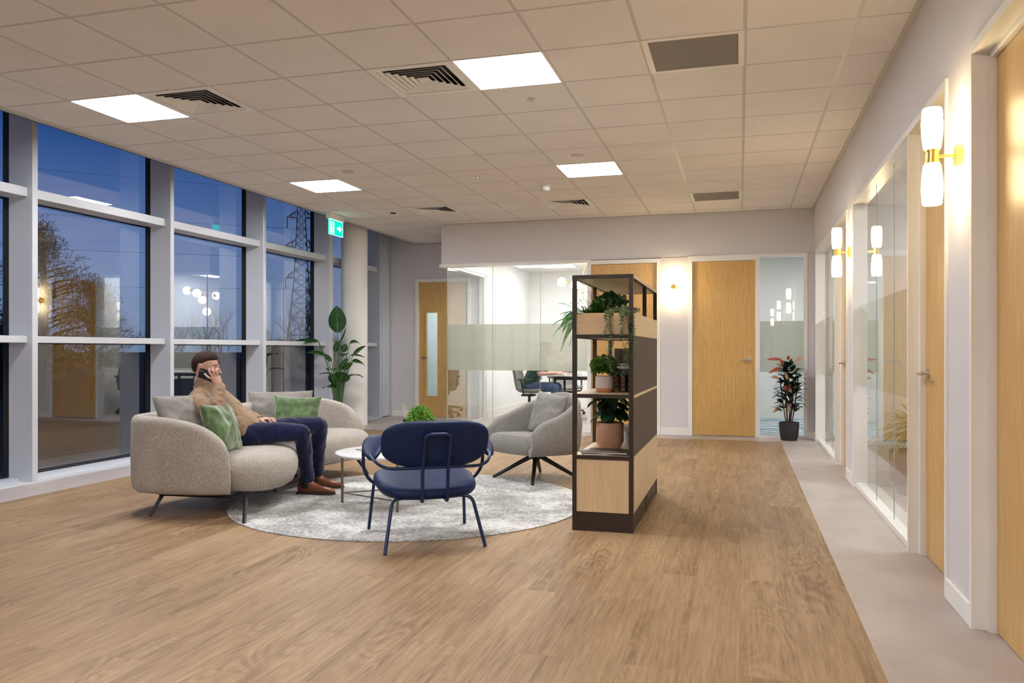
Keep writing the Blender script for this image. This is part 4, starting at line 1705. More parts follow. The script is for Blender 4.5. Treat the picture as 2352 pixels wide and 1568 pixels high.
ell(m, hp(-.010, 0, .022), ax, (.094, .074, .086))          # skull
ell(m, hp(.026, 0, -.015), ax, (.064, .062, .078))          # face
ell(m, hp(.030, 0, -.058), ax, (.052, .050, .044))          # jaw
ell(m, hp(.066, 0, -.088), ax, (.022, .024, .017))          # chin
limb(m, [hp(.030, .052, -.005), hp(.018, .054, -.045), hp(.052, .030, -.085)], [.014, .014, .014], (1, 0, 0), 8, 3)
limb(m, [hp(.030, -.052, -.005), hp(.018, -.054, -.045), hp(.052, -.030, -.085)], [.014, .014, .014], (1, 0, 0), 8, 3)
limb(m, [hp(.085, 0, .014), hp(.101, 0, -.012), hp(.110, 0, -.028)], [(.008, .009), (.009, .010), (.012, .011)], S, 10, 4)   # nose
ell(m, hp(.098, .010, -.031), ax, (.009, .007, .007)); ell(m, hp(.098, -.010, -.031), ax, (.009, .007, .007))
limb(m, [hp(.070, .044, .022), hp(.084, .020, .026), hp(.087, 0, .018), hp(.084, -.020, .026), hp(.070, -.044, .022)], [.0075] * 5, U, 8, 3)   # brow
for s_ in (-1, 1):
    ell(m, hp(.055, s_ * .040, -.018), ax, (.026, .018, .018))   # cheek
    limb(m, [hp(.064, s_ * .044, .009), hp(.079, s_ * .031, .0155), hp(.080, s_ * .018, .010)], [.0045, .0055, .0045], U, 8, 4)
    limb(m, [hp(.064, s_ * .044, .003), hp(.076, s_ * .031, -.0015), hp(.078, s_ * .018, .002)], [.0045, .005, .0045], U, 8, 4)
    limb(m, [hp(-.006, s_ * .076, .010), hp(-.014, s_ * .086, .022), hp(-.022, s_ * .084, .004), hp(-.012, s_ * .077, -.022)], [.006, .007, .007, .006], U, 8, 4)   # ear
    ell(m, hp(-.010, s_ * .076, -.002), ax, (.010, .006, .017))
limb(m, [hp(.084, .020, -.055), hp(.095, 0, -.050), hp(.084, -.020, -.055)], [.006, .0085, .006], U, 8, 4)
limb(m, [hp(.082, .017, -.064), hp(.092, 0, -.063), hp(.082, -.017, -.064)], [.006, .0085, .006], U, 8, 4)
# neck and trunk
limb(m, [hp(-.022, 0, -.040), q(-3.882, 5.19, .895), q(-3.885, 5.20, .845)], [(.055, .052), (.056, .055), (.070, .062)], S)
ell(m, q(-3.83, 5.26, .72), (F, S, U), (.085, .14, .14))
ell(m, q(-3.70, 5.33, .57), (F, S, U), (.095, .13, .12))
ell(m, q(-3.60, 5.39, .51), (F, S, U), (.10, .13, .075))
# arms
limb(m, [q(-3.86, 5.08, .79), q(-3.60, 4.955, .70)], [.045, .038], U)
limb(m, [q(-3.60, 4.955, .70), q(-3.671, 5.068, .888)], [.036, .026], F)
limb(m, [q(-3.87, 5.36, .79), q(-3.83, 5.56, .635)], [.045, .038], U)
limb(m, [q(-3.83, 5.56, .645), q(-3.585, 5.46, .600)], [.036, .026], U)
# right hand
limb(m, [q(-3.671, 5.068, .884), q(-3.684, 5.064, .915), q(-3.700, 5.062, .948)], [(.024, .020), (.034, .017), (.037, .014)], V(.5, .5, 0))
for pts in ((q(-3.708, 5.046, .938), q(-3.738, 5.030, .950), q(-3.778, 5.044, .976)),
            (q(-3.716, 5.052, .952), q(-3.728, 5.034, .984), q(-3.744, 5.052, 1.012)),
            (q(-3.705, 5.062, .960), q(-3.708, 5.044, .993), q(-3.720, 5.064, 1.021)),
            (q(-3.690, 5.074, .960), q(-3.688, 5.060, .990), q(-3.697, 5.082, 1.012))):
    limb(m, list(pts), [.0088, .0080, .0066], V(.3, .2, .9), 10, 4)
limb(m, [q(-3.690, 5.078, .912), q(-3.722, 5.094, .908), q(-3.756, 5.100, .922)], [.0115, .010, .008], V(.3, .2, .9), 10, 4)
# left hand resting on the thigh
limb(m, [q(-3.590, 5.458, 0.600), q(-3.545, 5.452, 0.612), q(-3.505, 5.448, 0.614)], [(.025, .019), (.036, .017), (.038, .014)], V(.2, 1, 0))
for dy, ln, dz in ((-.028, .060, -.004), (-.010, .070, 0), (.009, .066, .001), (.027, .052, -.003)):
    a = q(-3.510, 5.448 + dy, 0.616)
    limb(m, [a, a + V(ln * .55, dy * .3, .004 + dz), a + V(ln * .95, dy * .4 - .004, -.026 + dz)], [.0086, .0079, .0068], V(0, 1, 0), 10, 4)
limb(m, [q(-3.555, 5.428, 0.606), q(-3.525, 5.402, 0.602), q(-3.492, 5.394, 0.590)], [.012, .0105, .0085], V(0, 1, 0), 10, 4)
# legs
hR, hL = q(-3.60, 5.29, .505), q(-3.63, 5.49, .505)
kR, kL = q(-3.255, 5.52, .515), q(-3.28, 5.83, .540)
aR, aL = q(-3.300, 5.685, .10), q(-3.375, 5.965, .11)
for h_, k_, a_ in ((hR, kR, aR), (hL, kL, aL)):
    limb(m, [h_, k_], [.060, .042], U)
    limb(m, [k_, a_ + U * .06], [.042, .030], F)
man = m.build('person', M['skin'], None, angle=180, loc=PB)
fuse(man, .0033, 1)
tag(man, 'seated man in a camel sweatshirt and navy trousers, holding a phone to his ear', 'person')

# hair: short, faded at the sides
m = MB()
rows = []
hcen = hp(-.012, 0, .024)
NH, MH = 64, 40
for i in range(1, MH):
    t = PI * i / MH
    row = []
    for j in range(NH):
        a = 2 * PI * j / NH
        f_, s_, u_ = math.sin(t) * math.cos(a), math.sin(t) * math.sin(a), -math.cos(t)
        # hairline: front edge runs high, back goes down to the nape, cut out round the ear
        line = float(np.interp(f_, [-1, -.55, -.34, -.24, .10, .22, .45, 1], [-.92, -.84, -.50, .02, .06, .16, .33, .45]))
        mask = (u_ - line)
        k = max(0, min(1, (mask + .06) / .16))
        thick = .004 + .007 * max(0, u_) ** 1.2 + .014 * max(0, u_) * max(0, f_ + .2) + .008 * max(0, -u_) * max(0, -f_)
        nz = noise.noise(Vector((f_ * 9, s_ * 9, u_ * 9))) * .004 + noise.noise(Vector((f_ * 26, s_ * 7, u_ * 26))) * .0035
        d = (thick + nz * (.3 + max(0, u_))) * k - .020 * (1 - k)
        row.append(hcen + Fh * (.095 + d) * f_ + S * (.075 + d) * s_ + Uh * (.086 + d) * u_)
    rows.append(row)
m.grid(rows, cu=True, cap=True)
m.build('hair', M['hair'], man, angle=180, subsurf=1)
M['iris'] = simple('dark eye', (.02, .015, .012), .2)
M['eyew'] = simple('eye white', (.6, .55, .52), .3)
M['lip'] = simple('lip', (.42, .17, .13), .5)
for s_ in (1, -1):
    m = MB(); ell(m, hp(.071, s_ * .030, .0065), ax, (.0105, .0105, .0085), 12, 8); m.build('eye', M['eyew'], man, angle=180)
    m = MB(); ell(m, hp(.0795, s_ * .0325, .0068), ax, (.0030, .0046, .0046), 10, 6); m.build('iris', M['iris'], man, angle=180)
    m = MB(); limb(m, [hp(.076, s_ * .050, .024), hp(.087, s_ * .031, .031), hp(.091, s_ * .014, .027)], [.0020, .0030, .0028], U, 8, 4); m.build('eyebrow', M['hair'], man, angle=180)
m = MB(); limb(m, [hp(.088, .016, -.056), hp(.1005, 0, -.0525), hp(.088, -.016, -.056)], [.0035, .0048, .0035], U, 8, 4)
limb(m, [hp(.086, .014, -.063), hp(.0985, 0, -.064), hp(.086, -.014, -.063)], [.0035, .0052, .0035], U, 8, 4)
m.build('lips', M['lip'], man, angle=180)

# sweatshirt
m = MB()
spine = [q(-3.60, 5.375, .500), q(-3.645, 5.355, .535), q(-3.735, 5.315, .610), q(-3.82, 5.265, .715), q(-3.875, 5.225, .80), q(-3.89, 5.205, .845)]
limb(m, spine, [(.150, .108), (.168, .122), (.178, .128), (.190, .128), (.165, .100), (.075, .070)], S, 24)
limb(m, [q(-3.890, 5.205, .835), q(-3.887, 5.195, .868), q(-3.886, 5.190, .902)], [(.088, .084), (.074, .072), (.069, .067)], S, 18)
limb(m, [q(-3.872, 5.115, .785), q(-3.79, 5.03, .750), q(-3.70, 4.985, .715), q(-3.605, 4.945, .695)], [.083, .076, .068, .056], U)
limb(m, [q(-3.615, 4.950, .695), q(-3.625, 4.985, .76), q(-3.650, 5.035, .835), q(-3.668, 5.062, .882)], [.060, .060, .050, .041], F)
limb(m, [q(-3.875, 5.33, .785), q(-3.865, 5.47, .72), q(-3.83, 5.565, .635)], [.080, .068, .058], U)
limb(m, [q(-3.83, 5.56, .645), q(-3.72, 5.53, .618), q(-3.600, 5.468, .600)], [.058, .050, .036], U)
sw = m.build('sweatshirt', M['sweat'], man, angle=180)
fuse(sw, .0075, 4)
wrinkle(sw, 'cloth folds', .075, .020)
wrinkle(sw, 'cloth creases', .030, .010)
m = MB(); m.tube([q(-3.886, 5.190, .888), q(-3.885, 5.187, .910)], .0685, 24)
for w_, d_ in ((q(-3.668, 5.062, .872), q(-3.675, 5.075, .893)), (q(-3.622, 5.478, .606), q(-3.592, 5.464, .599))):
    m.tube([w_, d_], .038, 18)
m.build('ribbed_cuffs', M['sweat'], man, angle=60)

# trousers
m = MB()
limb(m, [q(-3.665, 5.345, .548), q(-3.60, 5.38, .505), q(-3.55, 5.40, .490)], [(.155, .100), (.175, .102), (.165, .080)], S, 22)
for h_, k_, a_, kk in ((hR, kR, aR, 0), (hL, kL, aL, 1)):
    mid = h_.lerp(k_, .5)
    limb(m, [h_, mid + U * .008, k_ - (k_ - h_).normalized() * .03 + U * .002, k_ + V(0, 0, -.012)], [.092, .082, .068, .062], U, 18)
    limb(m, [k_ + V(0, 0, -.008), k_.lerp(a_, .35), k_.lerp(a_, .70), a_ + U * .055], [.064, .060, .054, .052], F, 18)
for k_, a_ in ((kR, aR), (kL, aL)):
    m.tube([a_.lerp(k_, .24), a_ + U * .030 + (a_ - k_) * .02], [.053, .055], 24)
tr_ = m.build('trousers', M['jeans'], man, angle=180)
fuse(tr_, .0075, 4)
wrinkle(tr_, 'trouser folds', .08, .016)
wrinkle(tr_, 'trouser creases', .030, .007)

# boots
def boot(a_, flr, dirv, parent):
    d = Vector(dirv).normalized()
    sd = V(d.y, -d.x, 0)
    base = V(a_.x, a_.y, flr)
    m = MB()
    rows = []
    # cross sections from heel to toe
    for t_, w, h, lift in ((-.085, .010, .055, .030), (-.080, .024, .095, .018), (-.062, .034, .130, .012), (-.030, .038, .145, .012), (.005, .038, .140, .012), (.035, .037, .105, .012), (.070, .040, .078, .013), (.110, .046, .064, .014),
                           (.150, .048, .058, .015), (.185, .044, .052, .016), (.208, .036, .046, .017), (.222, .022, .036, .020)):
        row = []
        for k in range(18):
            a = 2 * PI * k / 18
            x = math.cos(a) * w * (1 - .10 * max(0, math.sin(a)))
            z = lift + (h - lift) * (.5 + .5 * math.sin(a) * (1 if math.sin(a) > 0 else 1))
            if math.sin(a) < -.6:
                z = lift
            row.append(base + d * t_ + sd * x + U * z)
        rows.append(row)
    m.grid(rows, cu=True, cap=True)
    m.tube([base + d * -.028 + U * .10, base + d * -.030 + U * .155], [.040, .040], 20)
    b = m.build('boot', M['boot'], parent, angle=180, subsurf=1)
    m = MB()
    poly = []
    for k in range(28):
        a = 2 * PI * k / 28
        t_ = .070 + .158 * math.cos(a)
        w = (.036 + .012 * math.exp(-((t_ - .13) / .05) ** 2)) * abs(math.sin(a)) ** .7 * (1 if math.sin(a) > 0 else -1)
        poly.append(base + d * t_ + sd * w)
    m.grid([[p + U * .002 for p in poly], [p + U * .012 for p in poly], [p + U * .018 - (p - base - d * .07) * .02 for p in poly]], cu=True, cap=True)
    m.grid([[base + d * t_ + sd * w + U * z for t_, w in ((-.088, -.030), (-.088, .030), (-.02, .036), (-.02, -.036))] for z in (.0, .018)], cu=True, cap=True)
    m.build('sole', M['sole'], b, angle=40)
    for s_ in (-1, 1):
        m = MB()
        pts = [(-.054, .132), (.004, .132), (.018, .050), (-.034, .045)]
        rows = []
        NN = 7
        for i in range(NN):
            v_ = i / (NN - 1)
            row = []
            for j in range(NN):
                u_ = j / (NN - 1)
                tt = (pts[0][0] * (1 - u_) + pts[1][0] * u_) * (1 - v_) + (pts[3][0] * (1 - u_) + pts[2][0] * u_) * v_
                zz = (pts[0][1] * (1 - u_) + pts[1][1] * u_) * (1 - v_) + (pts[3][1] * (1 - u_) + pts[2][1] * u_) * v_
                row.append(base + d * tt + sd * s_ * (.0405 + .0015 * math.sin(PI * v_) - .002 * abs(u_ - .5)) + U * zz)
            rows.append(row)
        m.grid(rows)
        g_ = m.build('elastic_gusset', M['sock'], b, angle=180)
        g_.modifiers.new('thickness', 'SOLIDIFY').thickness = .003
    return b


flr = .008 - PB.z
boot(aR, flr, (.98, .13, 0), man)
boot(aL, flr, (.955, .20, 0), man)
m = MB()
for a_ in (aR, aL):
    m.tube([a_ + U * -.01 - F * .02, a_ + U * .085 - F * .01], .037, 16)
m.build('socks', M['sock'], man)

# phone
ph = thing('smartphone', 'black smartphone held to the man\'s ear', 'phone', (-3.780, 5.088, .962))
lx = (F * .95 - U * .31).normalized()
m = MB(); m.box(-.072, .072, -.036, .036, -.0042, .0042, .008, 3)
mx = frame_mtx((0, 0, 0), lx, U)
m.xf(mx); m.build('case', M['blackp'], ph, angle=60)
m = MB(); m.box(-.066, -.036, .006, .031, .004, .0052, .004, 2); m.xf(mx); m.build('camera_island', M['black'], ph)
m = MB()
for a, b in ((-.059, .024), (-.059, .013), (-.045, .019)):
    m.tube([(a, b, .005), (a, b, .0062)], .0042, 12)
m.xf(mx); m.build('lens', M['chrome'], ph)

# ---------------- person at the meeting table
QB = V(-3.34, 12.88, .46)
m = MB()
F2, S2 = V(1, 0, 0), V(0, -1, 0)
def w(x, y, z):
    return V(x, y, z) - QB


hc2 = w(-3.06, 12.88, 1.165)
ell(m, hc2 + V(-.01, 0, .02), (F2, S2, U), (.095, .075, .090)); ell(m, hc2 + V(.03, 0, -.03), (F2, S2, U), (.062, .058, .080))
ell(m, hc2 + V(.070, 0, -.088), (F2, S2, U), (.020, .022, .018)); limb(m, [hc2 + V(.085, 0, .01), hc2 + V(.112, 0, -.03)], [.009, .012], S2, 8, 3)
for s_ in (-1, 1):
    ell(m, hc2 + V(-.01, s_ * .076, 0), (F2, S2, U), (.016, .008, .028))
limb(m, [hc2 + V(-.02, 0, -.05), w(-3.15, 12.88, 1.0)], [.055, .062], S2)
ell(m, w(-3.24, 12.88, .80), (F2, S2, U), (.09, .15, .18)); ell(m, w(-3.32, 12.88, .56), (F2, S2, U), (.10, .14, .10))
for s_, yo in ((1, 12.70), (-1, 13.06)):
    limb(m, [w(-3.20, yo, .96), w(-3.13, yo - s_ * .05, .76)], [.045, .038], F2)
    limb(m, [w(-3.13, yo - s_ * .05, .765), w(-2.86, yo + s_ * .02, .770)], [.038, .026], U)
    limb(m, [w(-2.87, yo + s_ * .02, .768), w(-2.80, yo + s_ * .04, .765)], [(.034, .018), (.036, .014)], V(0, 1, 0))
    for k in range(4):
        b0 = w(-2.80, yo + s_ * .04 + (-.028 + .019 * k), .766)
        limb(m, [b0, b0 + V(.04, 0, .006), b0 + V(.072 - .006 * abs(k - 1.4), 0, -.012)], [.009, .0085, .0072], V(0, 1, 0), 8, 3)
    b0 = w(-2.84, yo + s_ * .04 + s_ * .03, .762)
    limb(m, [b0, b0 + V(.03, s_ * .02, -.002), b0 + V(.055, s_ * .024, -.008)], [.011, .010, .008], V(0, 1, 0), 8, 3)
    hip, kn, an = w(-3.33, 12.88 - s_ * .09, .535), w(-2.90, 12.88 - s_ * .13, .54), w(-2.88, 12.88 - s_ * .14, .10)
    limb(m, [hip, kn], [.06, .045], U); limb(m, [kn, an], [.045, .034], F2)
p2 = m.build('person', M['skin'], None, angle=180, loc=QB)
fuse(p2, .007, 2)
tag(p2, 'seated person in a green t-shirt and jeans working behind the frosted glass', 'person')
m = MB()
ell(m, hc2 + V(-.022, 0, .042), (F2, S2, U), (.098, .084, .086))
hh = m.build('hair', M['hair'], p2, angle=180)
m = MB()
limb(m, [w(-3.36, 12.88, .53), w(-3.31, 12.88, .68), w(-3.23, 12.88, .85), w(-3.17, 12.88, .96), w(-3.15, 12.88, 1.0)], [(.165, .125), (.165, .130), (.185, .125), (.165, .09), (.07, .065)], S2, 22)
for s_, yo in ((1, 12.70), (-1, 13.06)):
    limb(m, [w(-3.19, yo + s_ * .03, .945), w(-3.145, yo - s_ * .03, .82)], [.075, .066], F2)
ts = m.build('t_shirt', M['greent'], p2, angle=180)
fuse(ts, .009, 3)
wrinkle(ts, 'shirt folds', .05, .012)
m = MB()
limb(m, [w(-3.37, 12.88, .56), w(-3.30, 12.88, .53)], [(.165, .11), (.165, .095)], S2, 20)
for s_ in (1, -1):
    hip, kn, an = w(-3.33, 12.88 - s_ * .09, .535), w(-2.90, 12.88 - s_ * .13, .54), w(-2.88, 12.88 - s_ * .14, .14)
    limb(m, [hip, kn], [.092, .070], U); limb(m, [kn, an], [.070, .055], F2)
je = m.build('jeans', M['denim'], p2, angle=180)
fuse(je, .009, 3)
for s_ in (1, -1):
    m = MB(); b0 = w(-2.88, 12.88 - s_ * .14, 0)
    for_pts = [(-.07, .03, .09), (0, .04, .10), (.08, .045, .07), (.16, .04, .05), (.20, .02, .03)]
    m.grid([[b0 + V(t_, math.cos(2 * PI * k / 12) * wd, max(.003, hh_ * .5 + math.sin(2 * PI * k / 12) * hh_ * .5)) for k in range(12)] for t_, wd, hh_ in for_pts], cu=True, cap=True)
    m.build('shoe', M['blackp'], p2, angle=180)
# ================================================================== PLANTS
rnd = random.Random(7)


def leaf(m, base, d, up, L, Wd, droop=.3, fold=.25, nseg=6, prof=None, twist=0):
    """blade along d, bending down by droop, folded along the midrib"""
    d = Vector(d).normalized()
    up = Vector(up)
    side = d.cross(up)
    side = side.normalized() if side.length > 1e-4 else d.orthogonal().normalized()
    nrm = side.cross(d).normalized()
    rows = []
    for i in range(nseg + 1):
        t = i / nseg
        w = (prof(t) if prof else math.sin(PI * min(1, t * .94 + .03)) ** .75 * (1 - .25 * t)) * Wd / 2
        p = Vector(base) + d * L * t * (1 - .15 * droop * t) - Vector((0, 0, 1)) * (droop * L * t * t)
        c_, s_ = math.cos(twist * t), math.sin(twist * t)
        sd = side * c_ + nrm * s_
        nn = nrm * c_ - side * s_
        rows.append([p - sd * w + nn * w * fold, p - sd * w * .5 + nn * w * fold * .35, p, p + sd * w * .5 + nn * w * fold * .35, p + sd * w + nn * w * fold])
    m.grid(rows)


def rdir(r, zmin=-1, zmax=1):
    z = r.uniform(zmin, zmax)
    a = r.uniform(0, 2 * PI)
    k = math.sqrt(max(0, 1 - z * z))
    return Vector((k * math.cos(a), k * math.sin(a), z))


def bush(m, c, rad, n, L, Wd, r, zmin=-.45, fold=.2, cluster=5, sq=1.0):
    """ball of small leaf rosettes"""
    for k in range(n):
        d = rdir(r, zmin, 1)
        p = Vector(c) + Vector((d.x * rad[0], d.y * rad[1], d.z * rad[2])) * r.uniform(.55, 1.0)
        for q in range(cluster):
            dd = (d * .9 + rdir(r) * .9).normalized()
            leaf(m, p, dd, rdir(r), L * r.uniform(.7, 1.2), Wd * r.uniform(.8, 1.2), .1, fold, 3)


# boxwood ball on the coffee table
t = thing('boxwood_plant', 'bright green boxwood ball in a white pot on the coffee table', 'plant', (-2.325, 5.64, ztop))
m = MB(); m.lathe([(.001, 0), (.045, 0), (.060, .135), (.060, .142), (.053, .142), (.051, .13), (.001, .13)], 32)
m.build('pot', M['white'], t)
m = MB(); bush(m, (0, 0, .225), (.102, .102, .097), 700, .020, .012, random.Random(3), -.6)
m.build('foliage', M['leafb'], t, smooth=True, angle=180, normals=False)

# middle-shelf boxwood
m = MB(); bush(m, (0, 0, .165), (.090, .090, .078), 560, .019, .011, random.Random(4), -.5)
m.build('foliage', M['leafbox'], POT2, angle=180, normals=False)
# split-leaf plant
r_ = random.Random(9)
m = MB(); ms = MB()
def hprof(t):
    return math.sqrt(max(0, 1 - (t * 1.9 - .85) ** 2)) * (1 - .1 * t) if t < .97 else .12
for k in range(62):
    a = 2 * PI * k / 62 * 9.3
    rr = r_.uniform(.02, .125)
    zz = r_.uniform(.06, .235) * (1 - .25 * (rr / .12))
    if rr > .085:
        zz = r_.uniform(.03, .17)
    p = Vector((math.cos(a) * rr, math.sin(a) * rr, .18 + zz))
    ms.tube([Vector((math.cos(a) * .02, math.sin(a) * .02, .17)), Vector((math.cos(a) * rr * .5, math.sin(a) * rr * .5, .18 + zz * .8)), p], .0022, 5)
    dd = Vector((math.cos(a), math.sin(a), r_.uniform(-.9, -.1)))
    leaf(m, p - dd.normalized() * .02, dd, Vector((math.cos(a) * .5, math.sin(a) * .5, 1)), r_.uniform(.062, .088), r_.uniform(.055, .072), .25, .25, 6, hprof)
m.build('foliage', M['monst'], POT1, angle=180, normals=False)
ms.build('stem', M['stem'], POT1)
m = MB()
for k in range(16):
    a = k * 2.4
    leaf(m, (0, 0, .10), (math.cos(a) * .8, math.sin(a) * .8, .9), (0, 0, 1), r_.uniform(.09, .15), .028, .5, .3, 6)
m.build('foliage', M['leafm'], POT3, angle=180, normals=False)

# ---- planter on top: fern, dark round leaves, trailing eucalyptus
def frond(m, base, d, L, droop, r, pw=.05, n=22):
    d = Vector(d).normalized()
    sd = d.cross(Vector((0, 0, 1)))
    sd = sd.normalized() if sd.length > .05 else Vector((1, 0, 0))
    pts = []
    for i in range(n + 1):
        t = i / n
        pts.append(Vector(base) + d * L * t * (1 - .25 * droop * t) - Vector((0, 0, 1)) * droop * L * t * t)
    m.tube(pts[::2] if n % 2 == 0 else pts, .0012, 4)
    for i in range(2, n):
        t = i / n
        tan = (pts[i + 1] - pts[i - 1]).normalized()
        w = pw * math.sin(PI * min(1, t * .8 + .16)) ** .8
        for s_ in (-1, 1):
            dd = (sd * s_ + tan * .35 + Vector((0, 0, -.12))).normalized()
            leaf(m, pts[i], dd, Vector((0, 0, 1)), w, L * .85 / n, .12, .1, 2, lambda q_: (1.0, .8, .1)[int(q_ * 2 + .01)])


t = thing('boston_fern', 'feathery green fern arching out of the planter tray on the left', 'plant', sp(.09, .16, 1.357))
m = MB(); r_ = random.Random(12)
for k in range(120):
    a = r_.uniform(0, 2 * PI)
    el = r_.uniform(.35, 1.45)
    d = Vector((math.cos(a) * math.cos(el), math.sin(a) * math.cos(el), math.sin(el)))
    frond(m, (r_.uniform(-.05, .10), r_.uniform(-.09, .12), .0), d, r_.uniform(.12, .20), r_.uniform(.02, .40), r_, .032, 22)
for k in range(22):
    a = PI + r_.uniform(-.9, .7)
    el = r_.uniform(.15, .95)
    d = Vector((math.cos(a) * math.cos(el), math.sin(a) * math.cos(el), math.sin(el)))
    frond(m, (-.05, r_.uniform(-.10, .30), .0), d, r_.uniform(.20, .30), r_.uniform(.35, 1.05), r_, .030, 34)
m.build('foliage', M['fern'], t, angle=180, normals=False)
t = thing('leafy_planter_shrub', 'dark glossy round-leaved plant in the middle of the planter tray', 'plant', sp(.19, .40, 1.357))
m = MB(); r_ = random.Random(5)
for k in range(150):
    d = rdir(r_, -.1, 1)
    p = Vector((d.x * .12, d.y * .20, .03 + abs(d.z) * .125)) * r_.uniform(.7, 1.05)
    leaf(m, p, (d + rdir(r_) * .5), rdir(r_), r_.uniform(.05, .075), r_.uniform(.030, .042), .2, .2, 5)
for (x, y, z, dx, dy) in ((-.13, -.05, .185, -1, -.1), (-.09, -.05, .19, 1, .3), (.02, -.02, .165, .6, -.5)):
    m.tube([(0, 0, 0), (x * .6, y * .6, z * .6), (x, y, z)], .0018, 5)
    leaf(m, (x, y, z), (dx, dy, .05), (0, 0, 1), .075, .042, .15, .15, 6)
m.build('foliage', M['leafd'], t, angle=180, normals=False)
m = MB()
for k in range(26):
    a = r_.uniform(0, 2 * PI); el = r_.uniform(.5, 1.4)
    frond(m, (r_.uniform(-.02, .10), r_.uniform(-.15, .1), .0), (math.cos(a) * math.cos(el), math.sin(a) * math.cos(el), math.sin(el)), r_.uniform(.14, .21), .25, r_, .022, 16)
m.build('upright_fronds', M['leafm'], t, angle=180, normals=False)
t = thing('trailing_eucalyptus', 'silvery green trailing plant hanging over the planter tray front', 'plant', sp(.315, .10, 1.357))
m = MB(); ms = MB(); r_ = random.Random(31)
def vine(pts, dens=.0095, lw=.020):
    P = crom(pts, 8)
    ms.tube(P, .0014, 5)
    acc = 0
    for a, b in zip(P[:-1], P[1:]):
        acc += (b - a).length
        while acc > dens:
            acc -= dens
            tdir = (b - a).normalized()
            o_ = rdir(r_, -.5, .5)
            o_ = (o_ - tdir * o_.dot(tdir)).normalized()
            for s_ in (-1, 1):
                leaf(m, a, (o_ * s_ + tdir * .2), tdir, r_.uniform(.8, 1.15) * lw, lw * .95, .1, .15, 3)


for (x, y, zl, wob) in ((-.075, -.115, -.34, .012), (-.060, -.112, -.22, -.01), (-.100, -.112, -.15, .01), (.035, -.115, -.33, .012), (.020, -.118, -.37, -.012), (.060, -.113, -.24, .01), (.000, -.112, -.12, .0)):
    vine([(x * .5, 0, .0), (x * .8, -.06, .045), (x, y, .012), (x + wob, y - .004, zl * .35), (x - wob, y - .002, zl * .7), (x + wob * 1.5, y, zl)])
vine([(.0, 0, 0), (.03, -.06, .06), (.07, -.115, .01), (.085, -.120, -.12), (.080, -.118, -.20), (.09, -.122, -.26)])
for k in range(14):
    a = r_.uniform(0, 2 * PI)
    vine([(0, r_.uniform(-.03, .06), 0), (math.cos(a) * .05, math.sin(a) * .05, .055), (math.cos(a) * .11, math.sin(a) * .07 - .01, .045 + r_.uniform(-.02, .02))])
m.build('foliage', M['euc'], t, angle=180, normals=False)
ms.build('stem', M['stem'], t)

# ---- bird of paradise by the column
t = thing('bird_of_paradise', 'tall bird of paradise plant with big paddle leaves by the white column', 'plant', (-5.53, 10.38, 0))
m = MB(); m.lathe([(.001, 0), (.11, 0), (.145, .24), (.145, .26), (.135, .26), (.13, .22), (.001, .22)], 36)
m.build('pot', M['potb'], t)
# leaves described in a plane facing the room: lateral (f), depth (s), height
Fx, Sx = Vector((.962, .273, 0)), Vector((.273, -.962, 0))
def L3(f, s_, z):
    return Fx * f + Sx * s_ + Vector((0, 0, z))
def paddle(t):
    return (math.sin(PI * min(1, t * .985 + .015)) ** .60) * (1.12 - .35 * t)
M['midrib'] = simple('light green midrib', (.16, .32, .06), .5)
m = MB(); ms = MB()
PL = [  # stalk end (f,s,z), leaf direction, up, length, width, droop, fold
    ((-.02, .0, 1.40), (-.02, .05, .99), (0, -1, .1), .37, .27, -.03, .10),
    ((-.28, .05, 1.28), (-.95, .1, .10), (0, .3, 1), .38, .11, .15, .35),
    ((-.27, .10, 1.26), (-.97, .3, -.02), (0, .6, 1), .39, .12, .10, .4),
    ((-.16, .05, 1.05), (-.9, .2, .42), (0, .5, 1), .27, .09, .22, .4),
    ((.0, -.02, 1.26), (.42, 0, .9), (1, -.5, 0), .19, .055, -.02, .4),
    ((-.045, .06, 1.12), (.25, .1, .97), (.3, -1, 0), .14, .07, 0, .15),
    ((.05, .03, 1.12), (.45, 0, .85), (-.2, -1, .1), .12, .08, .1, .15),
    ((.16, .02, 1.24), (.75, .0, .55), (0, -.7, 1), .22, .06, .75, .25),
    ((.21, .05, 1.06), (.7, .1, .75), (-.4, -.7, .6), .24, .055, .2, .5),
    ((.15, -.05, 1.07), (.9, 0, .1), (0, -.3, 1), .19, .045, .25, .5),
    ((.20, .05, .98), (.80, .2, .25), (0, -.7, .7), .20, .075, .55, .2),
    ((-.06, .05, .80), (-.95, .2, .25), (0, -.2, 1), .20, .05, .25, .4),
    ((.06, .08, .92), (.5, 0, .8), (0, -1, .2), .13, .05, .1, .4),
    ((.02, -.02, .86), (.3, .0, .9), (0, -1, .2), .12, .06, .1, .4),
    ((.03, .12, .70), (.45, .35, .72), (-.2, -1, .2), .20, .17, .25, .12),
    ((-.02, .15, .60), (-.5, .5, .5), (0, -.5, 1), .22, .13, .5, .2),
    ((.10, -.10, .75), (.7, -.5, .5), (0, 0, 1), .26, .12, .5, .2),
    ((-.10, -.12, .85), (-.5, -.8, .4), (0, 0, 1), .30, .14, .4, .2),
    ((.0, -.2, 1.05), (.1, -.8, .5), (0, 0, 1), .30, .14, .4, .2),
    ((.08, .04, .86), (.6, .1, .7), (-.3, -1, .3), .17, .06, .2, .3),
    ((-.10, .02, .98), (-.6, .2, .75), (0, -1, .4), .17, .055, .2, .3),
    ((-.03, .14, .66), (-.2, .3, .85), (0, -1, .3), .18, .10, .2, .2),
]
